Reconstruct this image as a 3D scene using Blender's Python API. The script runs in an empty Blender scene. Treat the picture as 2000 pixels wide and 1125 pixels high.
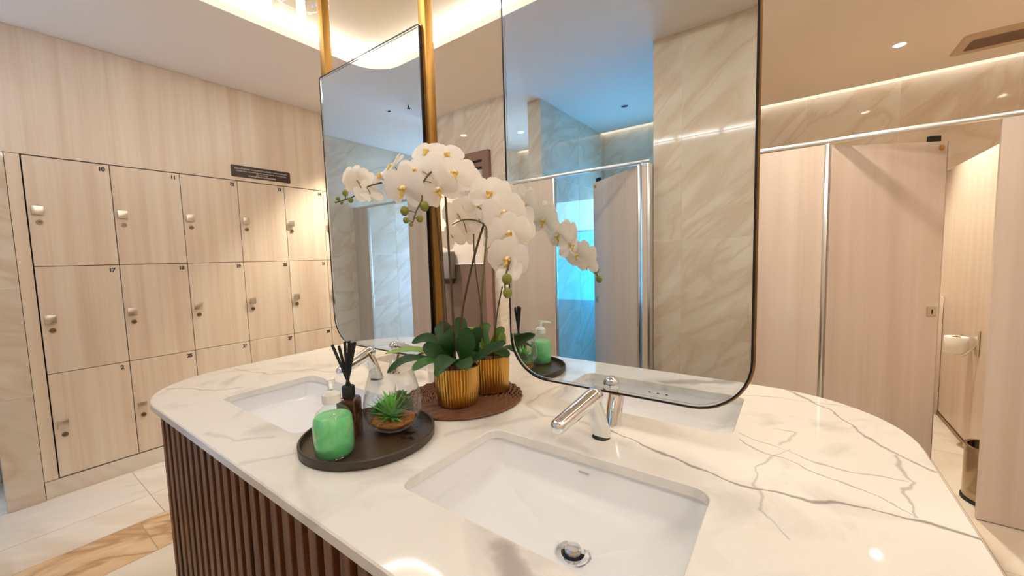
import bpy, bmesh, math, random
from mathutils import Vector, Matrix, noise
random.seed(7)
PI = math.pi
scn = bpy.context.scene
COL = scn.collection

# ------------------------------------------------------------------ camera
F_PX = 768.0
cam_d = bpy.data.cameras.new('camera'); cam = bpy.data.objects.new('camera', cam_d); COL.objects.link(cam)
cam_d.sensor_width = 36.0; cam_d.lens = F_PX / 2000.0 * 36.0
cam_d.clip_start = 0.02; cam_d.clip_end = 60
_yaw, _pit, _rol = math.radians(35.84), math.radians(4.455), math.radians(-1.624)
_f = Vector((-math.sin(_yaw)*math.cos(_pit), math.cos(_yaw)*math.cos(_pit), -math.sin(_pit)))
_r0 = Vector((math.cos(_yaw), math.sin(_yaw), 0)); _u0 = _r0.cross(_f)
_r = _r0*math.cos(_rol) + _u0*math.sin(_rol); _u = -_r0*math.sin(_rol) + _u0*math.cos(_rol)
_m = Matrix((( _r.x, _u.x, -_f.x, 0), (_r.y, _u.y, -_f.y, 0), (_r.z, _u.z, -_f.z, 1.30), (0, 0, 0, 1)))
cam.matrix_world = _m
scn.camera = cam

# ------------------------------------------------------------------ world, exposure
w = bpy.data.worlds.new('world'); scn.world = w; w.use_nodes = True
w.node_tree.nodes['Background'].inputs[0].default_value = (0.55, 0.75, 1.0, 1)
w.node_tree.nodes['Background'].inputs[1].default_value = 1.0
scn.view_settings.view_transform = 'Standard'
scn.view_settings.look = 'None'
scn.view_settings.gamma = 1.0
scn.view_settings.use_curve_mapping = False
scn.view_settings.exposure = 0.25
scn.cycles.use_denoising = True
scn.cycles.max_bounces = 9
scn.cycles.diffuse_bounces = 4
scn.cycles.glossy_bounces = 5
scn.cycles.transparent_max_bounces = 8
scn.cycles.use_light_tree = False

COVE_L = 23.0          # radiance of the cove strips
SLOT_L = 4.5          # wall-top slots over the cubicles
WARM = (1.0, 1.02, 1.03)
SPOT_W = 125.0
FILL_W = 4.0           # base power of the unseen fill lights added to the ceiling
FILL_C = (1.0, 0.99, 0.98)
WIN_A = 10.0
WIN_C = 13.0
BLUE_A = (0.01, 0.34, 1.0)
BLUE_C = (0.30, 0.54, 1.0)

# ------------------------------------------------------------------ helpers
def s2l(c):
    return tuple(((v/255.0)/12.92 if v/255.0 <= 0.04045 else ((v/255.0+0.055)/1.055)**2.4) for v in c)

def link(o, parent=None):
    COL.objects.link(o)
    if parent is not None: o.parent = parent
    return o

def mesh_obj(name, verts, faces, mat=None, parent=None, smooth=False, angle=40):
    me = bpy.data.meshes.new(name); me.from_pydata([tuple(v) for v in verts], [], faces); me.update()
    if mat: me.materials.append(mat)
    if smooth: smooth_me(me, angle)
    return link(bpy.data.objects.new(name, me), parent)

def smooth_me(me, angle=40):
    me.polygons.foreach_set('use_smooth', [True]*len(me.polygons))
    me.set_sharp_from_angle(angle=math.radians(angle))

def bm_obj(name, bm, mat=None, parent=None, smooth=False, angle=40):
    bmesh.ops.recalc_face_normals(bm, faces=bm.faces)
    me = bpy.data.meshes.new(name); bm.to_mesh(me); bm.free()
    if mat: me.materials.append(mat)
    if smooth: smooth_me(me, angle)
    return link(bpy.data.objects.new(name, me), parent)

def box_bm(x0, x1, y0, y1, z0, z1, bev=0.0, seg=1, bm=None):
    own = bm is None
    if own: bm = bmesh.new()
    vs = [bm.verts.new(p) for p in ((x0,y0,z0),(x1,y0,z0),(x1,y1,z0),(x0,y1,z0),(x0,y0,z1),(x1,y0,z1),(x1,y1,z1),(x0,y1,z1))]
    fs = [bm.faces.new([vs[i] for i in f]) for f in ((0,3,2,1),(4,5,6,7),(0,1,5,4),(1,2,6,5),(2,3,7,6),(3,0,4,7))]
    if bev > 0:
        es = list({e for f in fs for e in f.edges})
        bmesh.ops.bevel(bm, geom=es, offset=bev, segments=seg, affect='EDGES', profile=0.5)
    return bm

def box(name, x0, x1, y0, y1, z0, z1, mat=None, parent=None, bev=0.0, seg=1):
    return bm_obj(name, box_bm(x0, x1, y0, y1, z0, z1, bev, seg), mat, parent, smooth=bev > 0 and seg > 1)

def lathe_data(prof, segs=32, c=(0,0,0), flute=None):
    V, Fc = [], []
    n = len(prof)
    for i in range(segs):
        a = 2*PI*i/segs
        for r, z in prof:
            rr = r
            if flute: rr = r + flute(i, r, z)
            V.append((c[0]+rr*math.cos(a), c[1]+rr*math.sin(a), c[2]+z))
    for i in range(segs):
        j = (i+1) % segs
        for k in range(n-1):
            Fc.append((i*n+k, j*n+k, j*n+k+1, i*n+k+1))
    return V, Fc

def lathe(name, prof, mat, parent=None, segs=32, c=(0,0,0), angle=40, flute=None):
    V, Fc = lathe_data(prof, segs, c, flute)
    bm = bmesh.new(); vv = [bm.verts.new(v) for v in V]
    for f in Fc:
        try: bm.faces.new([vv[i] for i in f])
        except ValueError: pass
    bmesh.ops.remove_doubles(bm, verts=bm.verts, dist=1e-6)
    return bm_obj(name, bm, mat, parent, True, angle)

def tube_bm(path, rad, segs=10, bm=None, caps=True):
    if bm is None: bm = bmesh.new()
    P = [Vector(p) for p in path]; n = len(P)
    R = rad if isinstance(rad, (list, tuple)) else [rad]*n
    rings = []; up = None
    for i, p in enumerate(P):
        t = (P[min(i+1, n-1)] - P[max(i-1, 0)]).normalized()
        if up is None:
            up = t.orthogonal().normalized()
        else:
            up = (up - t*up.dot(t)).normalized()
        b = t.cross(up)
        rings.append([bm.verts.new(p + (up*math.cos(2*PI*k/segs) + b*math.sin(2*PI*k/segs))*R[i]) for k in range(segs)])
    for i in range(n-1):
        for k in range(segs):
            l = (k+1) % segs
            bm.faces.new((rings[i][k], rings[i][l], rings[i+1][l], rings[i+1][k]))
    if caps:
        bm.faces.new(rings[0][::-1]); bm.faces.new(rings[-1])
    return bm

def tube(name, path, rad, mat, parent=None, segs=10):
    return bm_obj(name, tube_bm(path, rad, segs), mat, parent, True, 50)

def catmull(pts, n=6):
    P = [Vector(p) for p in pts]; out = []
    for i in range(len(P)-1):
        p0 = P[max(i-1, 0)]; p1 = P[i]; p2 = P[i+1]; p3 = P[min(i+2, len(P)-1)]
        for k in range(n):
            t = k/n
            out.append(0.5*((2*p1) + (p2-p0)*t + (2*p0-5*p1+4*p2-p3)*t*t + (-p0+3*p1-3*p2+p3)*t**3))
    out.append(P[-1]); return out

def rrect(x0, x1, y0, y1, r, n=8):
    pts = []
    if not isinstance(r, (list, tuple)): r = (r, r, r, r)
    for (cx, cy, a0, rr) in ((x1-r[0], y1-r[0], 0, r[0]), (x0+r[1], y1-r[1], PI/2, r[1]), (x0+r[2], y0+r[2], PI, r[2]), (x1-r[3], y0+r[3], 1.5*PI, r[3])):
        for k in range(n+1):
            a = a0 + (PI/2)*k/n
            pts.append((cx+rr*math.cos(a), cy+rr*math.sin(a)))
    return pts

def tag(o, label=None, cat=None, group=None, kind=None):
    if label: o['label'] = label
    if cat: o['category'] = cat
    if group: o['group'] = group
    if kind: o['kind'] = kind
    return o

def empty(name, loc=(0,0,0), label=None, cat=None, group=None, kind=None):
    o = bpy.data.objects.new(name, None); o.empty_display_size = 0.05; link(o); o.location = loc
    return tag(o, label, cat, group, kind)

def local(o, parent):
    # child mesh built in world coordinates under an empty standing at its base
    o.parent = parent
    o.matrix_parent_inverse = Matrix.Translation(-Vector(parent.location))
    return o

def struct(o): return tag(o, kind='structure')

# ------------------------------------------------------------------ materials
def new_mat(name):
    m = bpy.data.materials.new(name); m.use_nodes = True
    nt = m.node_tree; nt.nodes.clear()
    out = nt.nodes.new('ShaderNodeOutputMaterial')
    return m, nt, out

def N(nt, typ, **kw):
    n = nt.nodes.new(typ)
    for k, v in kw.items(): setattr(n, k, v)
    return n

def pbr(name, col, rough=0.5, metal=0.0, coat=0.0, spec=0.5, noise_amt=0.0, noise_scale=20, bump=0.0, bump_scale=200, emit=None, emit_s=0, sss=0.0):
    m, nt, out = new_mat(name)
    p = N(nt, 'ShaderNodeBsdfPrincipled'); nt.links.new(p.outputs[0], out.inputs[0])
    p.inputs['Base Color'].default_value = (*col, 1); p.inputs['Roughness'].default_value = rough
    p.inputs['Metallic'].default_value = metal; p.inputs['Coat Weight'].default_value = coat
    p.inputs['Coat Roughness'].default_value = 0.05
    p.inputs['Specular IOR Level'].default_value = spec
    if emit:
        p.inputs['Emission Color'].default_value = (*emit, 1); p.inputs['Emission Strength'].default_value = emit_s
    if sss:
        p.inputs['Subsurface Weight'].default_value = sss; p.inputs['Subsurface Radius'].default_value = (0.02, 0.015, 0.01)
    if noise_amt or bump:
        tc = N(nt, 'ShaderNodeNewGeometry')
    if noise_amt:
        nz = N(nt, 'ShaderNodeTexNoise'); nz.inputs['Scale'].default_value = noise_scale; nz.inputs['Detail'].default_value = 4
        nt.links.new(tc.outputs['Position'], nz.inputs['Vector'])
        mx = N(nt, 'ShaderNodeMix', data_type='RGBA')
        mx.inputs[6].default_value = (*[c*(1-noise_amt) for c in col], 1); mx.inputs[7].default_value = (*[min(1, c*(1+noise_amt)) for c in col], 1)
        nt.links.new(nz.outputs['Fac'], mx.inputs[0]); nt.links.new(mx.outputs[2], p.inputs['Base Color'])
    if bump:
        nb = N(nt, 'ShaderNodeTexNoise'); nb.inputs['Scale'].default_value = bump_scale; nb.inputs['Detail'].default_value = 3
        nt.links.new(tc.outputs['Position'], nb.inputs['Vector'])
        b = N(nt, 'ShaderNodeBump'); b.inputs['Strength'].default_value = bump; b.inputs['Distance'].default_value = 0.002
        nt.links.new(nb.outputs['Fac'], b.inputs['Height']); nt.links.new(b.outputs[0], p.inputs['Normal'])
    return m

def emission(name, col, s):
    m, nt, out = new_mat(name)
    e = N(nt, 'ShaderNodeEmission'); e.inputs[0].default_value = (*col, 1); e.inputs[1].default_value = s
    nt.links.new(e.outputs[0], out.inputs[0]); return m

def thin_glass(name, tint=(0.97, 0.98, 0.98), refl=1.0, rough=0.0, edge=0.9):
    m, nt, out = new_mat(name)
    lw = N(nt, 'ShaderNodeLayerWeight'); lw.inputs[0].default_value = 0.5
    pw = N(nt, 'ShaderNodeMath', operation='POWER'); pw.inputs[1].default_value = 4.0; nt.links.new(lw.outputs['Facing'], pw.inputs[0])
    fr = N(nt, 'ShaderNodeMath', operation='MULTIPLY_ADD'); fr.inputs[1].default_value = edge; fr.inputs[2].default_value = 0.035; nt.links.new(pw.outputs[0], fr.inputs[0])
    tr = N(nt, 'ShaderNodeBsdfTransparent'); tr.inputs[0].default_value = (*tint, 1)
    gl = N(nt, 'ShaderNodeBsdfGlossy'); gl.inputs['Roughness'].default_value = rough; gl.inputs[0].default_value = (refl, refl, refl, 1)
    mx = N(nt, 'ShaderNodeMixShader')
    nt.links.new(fr.outputs[0], mx.inputs[0]); nt.links.new(tr.outputs[0], mx.inputs[1]); nt.links.new(gl.outputs[0], mx.inputs[2])
    nt.links.new(mx.outputs[0], out.inputs[0]); return m

def wood_mat(name, c_dark, c_mid, c_light, rough=0.35, across=14.0, along=0.35, coat=0.15):
    """pale laminate: long vertical streaks along world Z"""
    m, nt, out = new_mat(name)
    p = N(nt, 'ShaderNodeBsdfPrincipled'); nt.links.new(p.outputs[0], out.inputs[0])
    p.inputs['Roughness'].default_value = rough; p.inputs['Coat Weight'].default_value = coat; p.inputs['Coat Roughness'].default_value = 0.2
    g = N(nt, 'ShaderNodeNewGeometry'); oi = N(nt, 'ShaderNodeObjectInfo')
    mp = N(nt, 'ShaderNodeMapping'); mp.inputs['Scale'].default_value = (across, across, along)
    add = N(nt, 'ShaderNodeVectorMath', operation='ADD')
    cmb = N(nt, 'ShaderNodeCombineXYZ'); mul = N(nt, 'ShaderNodeMath', operation='MULTIPLY'); mul.inputs[1].default_value = 7.0
    nt.links.new(oi.outputs['Random'], mul.inputs[0])
    nt.links.new(mul.outputs[0], cmb.inputs[0]); nt.links.new(mul.outputs[0], cmb.inputs[1]); nt.links.new(mul.outputs[0], cmb.inputs[2])
    nt.links.new(g.outputs['Position'], add.inputs[0]); nt.links.new(cmb.outputs[0], add.inputs[1])
    nt.links.new(add.outputs[0], mp.inputs['Vector'])
    n1 = N(nt, 'ShaderNodeTexNoise'); n1.inputs['Scale'].default_value = 1.0; n1.inputs['Detail'].default_value = 6; n1.inputs['Roughness'].default_value = 0.62; n1.inputs['Distortion'].default_value = 0.25
    nt.links.new(mp.outputs[0], n1.inputs['Vector'])
    cr = N(nt, 'ShaderNodeValToRGB')
    e = cr.color_ramp.elements; e[0].position = 0.33; e[0].color = (*c_dark, 1); e[1].position = 0.68; e[1].color = (*c_light, 1)
    k = e.new(0.5); k.color = (*c_mid, 1)
    nt.links.new(n1.outputs['Fac'], cr.inputs[0]); nt.links.new(cr.outputs[0], p.inputs['Base Color'])
    return m

def stone_tile(name, base, light, vein, rough=0.06, scale=1.6, amt=0.36, coat=0.0):
    """glossy porcelain tile printed with soft flowing marble"""
    m, nt, out = new_mat(name)
    p = N(nt, 'ShaderNodeBsdfPrincipled'); nt.links.new(p.outputs[0], out.inputs[0])
    p.inputs['Roughness'].default_value = rough
    g = N(nt, 'ShaderNodeNewGeometry'); oi = N(nt, 'ShaderNodeObjectInfo')
    mul = N(nt, 'ShaderNodeMath', operation='MULTIPLY'); mul.inputs[1].default_value = 13.0
    nt.links.new(oi.outputs['Random'], mul.inputs[0])
    cmb = N(nt, 'ShaderNodeCombineXYZ')
    for i in range(3): nt.links.new(mul.outputs[0], cmb.inputs[i])
    add = N(nt, 'ShaderNodeVectorMath', operation='ADD')
    nt.links.new(g.outputs['Position'], add.inputs[0]); nt.links.new(cmb.outputs[0], add.inputs[1])
    mr0 = N(nt, 'ShaderNodeMapping'); mr0.inputs['Rotation'].default_value = (0.55, 0.65, 0.35)
    mp = N(nt, 'ShaderNodeMapping'); mp.inputs['Scale'].default_value = (0.8, 0.8, 3.0)
    nt.links.new(add.outputs[0], mr0.inputs['Vector']); nt.links.new(mr0.outputs[0], mp.inputs['Vector'])
    n1 = N(nt, 'ShaderNodeTexNoise'); n1.inputs['Scale'].default_value = scale; n1.inputs['Detail'].default_value = 7; n1.inputs['Distortion'].default_value = 0.9; n1.inputs['Roughness'].default_value = 0.55
    nt.links.new(mp.outputs[0], n1.inputs['Vector'])
    cr = N(nt, 'ShaderNodeValToRGB'); e = cr.color_ramp.elements
    e[0].position = 0.30; e[0].color = (*base, 1); e[1].position = 0.72; e[1].color = (*light, 1)
    nt.links.new(n1.outputs['Fac'], cr.inputs[0])
    n2 = N(nt, 'ShaderNodeTexNoise'); n2.inputs['Scale'].default_value = scale*0.9; n2.inputs['Detail'].default_value = 5; n2.inputs['Distortion'].default_value = 1.1
    nt.links.new(mp.outputs[0], n2.inputs['Vector'])
    sub = N(nt, 'ShaderNodeMath', operation='SUBTRACT'); sub.inputs[1].default_value = 0.5
    ab = N(nt, 'ShaderNodeMath', operation='ABSOLUTE')
    mr = N(nt, 'ShaderNodeMapRange'); mr.inputs['From Min'].default_value = 0.0; mr.inputs['From Max'].default_value = 0.075; mr.inputs['To Min'].default_value = amt; mr.inputs['To Max'].default_value = 0
    nt.links.new(n2.outputs['Fac'], sub.inputs[0]); nt.links.new(sub.outputs[0], ab.inputs[0]); nt.links.new(ab.outputs[0], mr.inputs['Value'])
    mx = N(nt, 'ShaderNodeMix', data_type='RGBA'); mx.inputs[7].default_value = (*vein, 1)
    nt.links.new(mr.outputs[0], mx.inputs[0]); nt.links.new(cr.outputs[0], mx.inputs[6]); nt.links.new(mx.outputs[2], p.inputs['Base Color'])
    return m

VEINS = [  # (half width m, strength, points) as they run over the slab
 (0.0055, 0.85, [(-0.379,0.935),(-0.264,0.892),(-0.158,0.854),(-0.065,0.848),(0.037,0.856),(0.117,0.876),(0.186,0.875),(0.25,0.862)]),
 (0.0045, 0.7, [(-0.027,1.53),(0.024,1.47),(0.076,1.393),(0.128,1.247),(0.188,1.14),(0.24,1.09)]),
 (0.003, 0.6, [(-0.104,1.051),(-0.05,1.003),(0.056,0.969),(0.137,0.935),(0.18,0.885)]),
 (0.003, 0.5, [(-0.108,1.088),(-0.016,1.045),(0.042,1.018),(0.104,1.009),(0.184,1.024)]),
 (0.004, 0.5, [(0.179,1.139),(0.183,1.069),(0.195,1.027),(0.179,0.979),(0.177,0.884)]),
 (0.003, 0.45, [(-0.124,1.388),(-0.03,1.419),(0.175,1.436)]),
 (0.0035, 0.4, [(0.002,1.048),(-0.039,0.989),(-0.05,0.928),(-0.031,0.776),(0.002,0.723)]),
 (0.004, 0.35, [(-0.043,1.16),(0.01,1.16),(-0.016,1.067)]),
 (0.005, 0.5, [(-1.9,0.405),(-1.795,0.458),(-1.707,0.491),(-1.65,0.56)]),
 (0.006, 0.35, [(-1.964,0.642),(-1.738,0.70),(-1.67,0.813),(-1.5,0.86)]),
 (0.012, 0.22, [(-1.289,0.344),(-1.163,0.375),(-1.1,0.43)]),
 (0.014, 0.22, [(-1.02,0.336),(-0.974,0.39),(-0.94,0.46)]),
 (0.010, 0.28, [(-0.379,0.935),(-0.474,0.951),(-0.572,0.923),(-0.656,0.972),(-0.66,1.15),(-0.58,1.3)]),
 (0.014, 0.22, [(-0.719,0.686),(-0.705,0.745),(-0.641,0.80),(-0.60,0.90)]),
 (0.030, 0.62, [(-0.36,0.455),(-0.29,0.41),(-0.18,0.335)]),  # broad grey blotch by the near basin's front rim
]
def counter_marble():
    m, nt, out = new_mat('white_veined_marble')
    L = nt.links.new
    p = N(nt, 'ShaderNodeBsdfPrincipled'); L(p.outputs[0], out.inputs[0])
    p.inputs['Roughness'].default_value = 0.05
    g = N(nt, 'ShaderNodeNewGeometry')
    wn = N(nt, 'ShaderNodeTexNoise'); wn.inputs['Scale'].default_value = 9; wn.inputs['Detail'].default_value = 4
    L(g.outputs['Position'], wn.inputs['Vector'])
    c = N(nt, 'ShaderNodeVectorMath', operation='SUBTRACT'); c.inputs[1].default_value = (.5, .5, .5); L(wn.outputs['Color'], c.inputs[0])
    sc = N(nt, 'ShaderNodeVectorMath', operation='SCALE'); sc.inputs[3].default_value = 0.065; L(c.outputs[0], sc.inputs[0])
    ad = N(nt, 'ShaderNodeVectorMath', operation='ADD'); L(g.outputs['Position'], ad.inputs[0]); L(sc.outputs[0], ad.inputs[1])
    fl = N(nt, 'ShaderNodeVectorMath', operation='MULTIPLY'); fl.inputs[1].default_value = (1, 1, 0); L(ad.outputs[0], fl.inputs[0])
    mod = N(nt, 'ShaderNodeTexNoise'); mod.inputs['Scale'].default_value = 14; mod.inputs['Detail'].default_value = 5; L(g.outputs['Position'], mod.inputs['Vector'])
    wmod = N(nt, 'ShaderNodeMapRange'); wmod.inputs['From Min'].default_value = .35; wmod.inputs['From Max'].default_value = .65; wmod.inputs['To Min'].default_value = 0.45; wmod.inputs['To Max'].default_value = 1.35
    L(mod.outputs['Fac'], wmod.inputs['Value'])
    total = None
    for hw, st, pts in VEINS:
        dmin = None
        for a, b in zip(pts, pts[1:]):
            ba = Vector((b[0]-a[0], b[1]-a[1], 0)); q = ba.length_squared
            pa = N(nt, 'ShaderNodeVectorMath', operation='SUBTRACT'); pa.inputs[1].default_value = (a[0], a[1], 0); L(fl.outputs[0], pa.inputs[0])
            dt = N(nt, 'ShaderNodeVectorMath', operation='DOT_PRODUCT'); dt.inputs[1].default_value = ba/q; L(pa.outputs[0], dt.inputs[0])
            cl = N(nt, 'ShaderNodeClamp'); L(dt.outputs['Value'], cl.inputs[0])
            sv = N(nt, 'ShaderNodeVectorMath', operation='SCALE'); sv.inputs[0].default_value = ba; L(cl.outputs[0], sv.inputs[3])
            di = N(nt, 'ShaderNodeVectorMath', operation='DISTANCE'); L(pa.outputs[0], di.inputs[0]); L(sv.outputs[0], di.inputs[1])
            if dmin is None: dmin = di.outputs['Value']
            else:
                mi = N(nt, 'ShaderNodeMath', operation='MINIMUM'); L(dmin, mi.inputs[0]); L(di.outputs['Value'], mi.inputs[1]); dmin = mi.outputs[0]
        dv = N(nt, 'ShaderNodeMath', operation='DIVIDE'); L(dmin, dv.inputs[0]); L(wmod.outputs[0], dv.inputs[1])
        mr = N(nt, 'ShaderNodeMapRange', interpolation_type='SMOOTHERSTEP'); mr.inputs['From Min'].default_value = 0; mr.inputs['From Max'].default_value = hw*1.5
        mr.inputs['To Min'].default_value = st; mr.inputs['To Max'].default_value = 0; L(dv.outputs[0], mr.inputs['Value'])
        if total is None: total = mr.outputs[0]
        else:
            mxn = N(nt, 'ShaderNodeMath', operation='MAXIMUM'); L(total, mxn.inputs[0]); L(mr.outputs[0], mxn.inputs[1]); total = mxn.outputs[0]
    cloud = N(nt, 'ShaderNodeTexNoise'); cloud.inputs['Scale'].default_value = 4.5; cloud.inputs['Detail'].default_value = 5; cloud.inputs['Distortion'].default_value = 1.2
    L(g.outputs['Position'], cloud.inputs['Vector'])
    cc = N(nt, 'ShaderNodeValToRGB'); e = cc.color_ramp.elements
    e[0].position = 0.30; e[0].color = (*s2l((218, 213, 206)), 1); e[1].position = 0.46; e[1].color = (*s2l((240, 235, 227)), 1)
    L(cloud.outputs['Fac'], cc.inputs[0])
    mx = N(nt, 'ShaderNodeMix', data_type='RGBA'); mx.inputs[7].default_value = (*s2l((140, 128, 124)), 1)
    L(total, mx.inputs[0]); L(cc.outputs[0], mx.inputs[6]); L(mx.outputs[2], p.inputs['Base Color'])
    return m

M = {}
M['ceiling'] = pbr('ceiling_paint', s2l((234, 222, 208)), 0.9, noise_amt=0.01, noise_scale=3)
M['cove'] = pbr('cove_paint', s2l((212, 196, 170)), 0.9)
M['laminate'] = wood_mat('pale_laminate', s2l((218, 194, 170)), s2l((228, 209, 187)), s2l((235, 221, 201)), 0.32)
M['partition'] = wood_mat('greige_laminate', s2l((212, 190, 172)), s2l((220, 200, 183)), s2l((226, 209, 193)), 0.38, across=9, along=0.3)
M['tile'] = stone_tile('beige_marble_tile', s2l((213, 198, 175)), s2l((230, 219, 201)), s2l((190, 156, 122)))
M['floor_tile'] = stone_tile('cream_floor_tile', s2l((222, 208, 192)), s2l((238, 228, 214)), s2l((205, 178, 150)), 0.12, 0.9, 0.3)
M['accent_tile'] = stone_tile('tan_marble_tile', s2l((205, 160, 112)), s2l((236, 212, 180)), s2l((160, 112, 70)), 0.10, 2.4, 0.7)
M['grout'] = pbr('grout', s2l((232, 222, 204)), 0.9, noise_amt=0.05)
M['floor_grout'] = pbr('floor_grout', s2l((190, 160, 126)), 0.9, noise_amt=0.05)
M['alu'] = pbr('brushed_aluminium', (0.78, 0.77, 0.75), 0.28, 1.0)
M['chrome'] = pbr('chrome', (0.86, 0.87, 0.88), 0.04, 1.0)
M['satin'] = pbr('satin_nickel', (0.72, 0.66, 0.56), 0.33, 1.0)
M['lock'] = pbr('aged_brass_lock', (0.30, 0.22, 0.12), 0.35, 1.0)
M['brass'] = pbr('brushed_brass', (0.36, 0.19, 0.045), 0.42, 1.0, noise_amt=0.08, noise_scale=25)
M['gold'] = pbr('gold_glaze', (0.62, 0.36, 0.085), 0.26, 1.0)
M['black_metal'] = pbr('black_metal', (0.02, 0.02, 0.022), 0.3, 0.6)
M['bronze'] = pbr('dark_bronze', (0.34, 0.20, 0.09), 0.3, 1.0)
M['black'] = pbr('matt_black', (0.012, 0.011, 0.010), 0.6)
M['mirror'] = pbr('mirror_silver', (0.86, 0.90, 0.91), 0.0, 1.0)
M['ceramic'] = pbr('white_ceramic', s2l((247, 246, 247)), 0.06, 0.0, coat=0.5)
M['dark_gap'] = pbr('shadow_board', s2l((70, 46, 30)), 0.8)
M['walnut'] = wood_mat('walnut_slat', s2l((84, 50, 28)), s2l((116, 74, 44)), s2l((140, 94, 60)), 0.45, across=40, along=2.0, coat=0.05)
M['walnut_back'] = pbr('dark_red_backing', s2l((62, 26, 14)), 0.6)
M['number'] = pbr('number_print', s2l((62, 52, 42)), 0.6)
M['sign'] = pbr('sign_brown', s2l((58, 46, 36)), 0.35)
M['sign_text'] = pbr('sign_text', s2l((214, 202, 196)), 0.6)
M['door_brown'] = pbr('brown_door_paint', s2l((138, 106, 90)), 0.5, noise_amt=0.03)
M['door_dark'] = pbr('dark_brown_panel', s2l((104, 82, 66)), 0.5, noise_amt=0.04)
M['door_glass'] = pbr('frosted_door_glass', s2l((205, 190, 178)), 0.25)
M['mark'] = pbr('maker_mark', s2l((196, 192, 188)), 0.4)
M['grey'] = pbr('grey_plastic', s2l((120, 112, 106)), 0.45)
M['paper'] = pbr('white_paper', s2l((246, 240, 228)), 0.9)
M['plastic_white'] = pbr('white_plastic', s2l((246, 244, 238)), 0.25)
M['glass'] = thin_glass('clear_glass')
M['bottle'] = thin_glass('clear_bottle', (0.95, 0.98, 0.96))
M['globe'] = thin_glass('clear_globe', (0.98, 0.97, 0.95))
M['amber'] = pbr('amber_glass', s2l((64, 30, 12)), 0.08, coat=0.6)
M['tray'] = pbr('dark_lacquer', s2l((62, 50, 38)), 0.42, noise_amt=0.1, noise_scale=60)
M['leaf_dark'] = pbr('leaf_dark', s2l((36, 68, 24)), 0.5, spec=0.3, noise_amt=0.3, noise_scale=30)
M['leaf_mid'] = pbr('leaf_mid', s2l((52, 98, 32)), 0.5, spec=0.3, noise_amt=0.3, noise_scale=30)
M['leaf_light'] = pbr('leaf_light', s2l((122, 150, 62)), 0.45, noise_amt=0.25, noise_scale=40)
M['stem'] = pbr('stem_brown', s2l((84, 66, 34)), 0.6, noise_amt=0.2, noise_scale=60)
M['stem_green'] = pbr('stem_green', s2l((104, 104, 42)), 0.6, noise_amt=0.2, noise_scale=60)
M['bud'] = pbr('bud_green', s2l((126, 128, 40)), 0.5, noise_amt=0.2, noise_scale=120)
M['lip_yellow'] = pbr('lip_yellow', s2l((244, 196, 84)), 0.5, noise_amt=0.25, noise_scale=150)
M['column'] = pbr('column_cream', s2l((246, 226, 180)), 0.5)
M['gravel'] = pbr('gravel', s2l((186, 124, 62)), 0.8, noise_amt=0.45, noise_scale=220, bump=1.0, bump_scale=300)
M['succulent'] = pbr('succulent_green', s2l((104, 190, 72)), 0.45, noise_amt=0.2, noise_scale=60)
M['succulent_dark'] = pbr('succulent_dark', s2l((72, 112, 48)), 0.5, noise_amt=0.35, noise_scale=80)
M['rubber'] = pbr('amber_rubber', s2l((196, 140, 66)), 0.5)
M['steel_bin'] = pbr('bin_steel', (0.42, 0.33, 0.22), 0.18, 1.0)
M['vent'] = pbr('vent_grille', s2l((196, 170, 142)), 0.6)
M['led'] = emission('cove_led', WARM, COVE_L)
M['slot_led'] = emission('slot_led', WARM, SLOT_L)
M['lamp_disc'] = emission('downlight_lens', (1.0, 0.86, 0.66), 30)
M['filament'] = emission('bulb_filament', (1.0, 0.85, 0.62), 30)
for _k in ('lamp_disc', 'filament'): M[_k].cycles.emission_sampling = 'NONE'
M['window_a'] = emission('daylit_frosted_pane', BLUE_A, WIN_A)
M['window_top'] = emission('daylit_clear_pane', (0.30, 0.66, 1.0), 7.5)
M['window_c'] = emission('daylit_frosted_pane_pale', BLUE_C, WIN_C)
M['marble'] = counter_marble()
def petal_mat():
    m, nt, out = new_mat('white_petal')
    d = N(nt, 'ShaderNodeBsdfPrincipled'); d.inputs['Base Color'].default_value = (*s2l((250, 244, 236)), 1); d.inputs['Roughness'].default_value = 0.6
    t = N(nt, 'ShaderNodeBsdfTranslucent'); t.inputs[0].default_value = (*s2l((250, 240, 226)), 1)
    mx = N(nt, 'ShaderNodeMixShader'); mx.inputs[0].default_value = 0.45
    nt.links.new(d.outputs[0], mx.inputs[1]); nt.links.new(t.outputs[0], mx.inputs[2]); nt.links.new(mx.outputs[0], out.inputs[0])
    return m
M['petal'] = petal_mat()
def soap_mat():
    m, nt, out = new_mat('green_soap')
    p = N(nt, 'ShaderNodeBsdfPrincipled'); nt.links.new(p.outputs[0], out.inputs[0]); p.inputs['Roughness'].default_value = 0.25
    g = N(nt, 'ShaderNodeNewGeometry')
    wv = N(nt, 'ShaderNodeTexNoise'); wv.inputs['Scale'].default_value = 14; wv.inputs['Detail'].default_value = 2; wv.inputs['Distortion'].default_value = 1.5
    nt.links.new(g.outputs['Position'], wv.inputs['Vector'])
    cr = N(nt, 'ShaderNodeValToRGB'); e = cr.color_ramp.elements
    e[0].position = .42; e[0].color = (*s2l((116, 214, 142)), 1); e[1].position = .72; e[1].color = (*s2l((158, 230, 174)), 1)
    nt.links.new(wv.outputs['Fac'], cr.inputs[0]); nt.links.new(cr.outputs[0], p.inputs['Base Color'])
    p.inputs['Subsurface Weight'].default_value = 0.4; p.inputs['Subsurface Radius'].default_value = (0.01, 0.03, 0.012)
    p.inputs['Subsurface Scale'].default_value = 0.6
    return m
M['soap'] = soap_mat()
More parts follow.
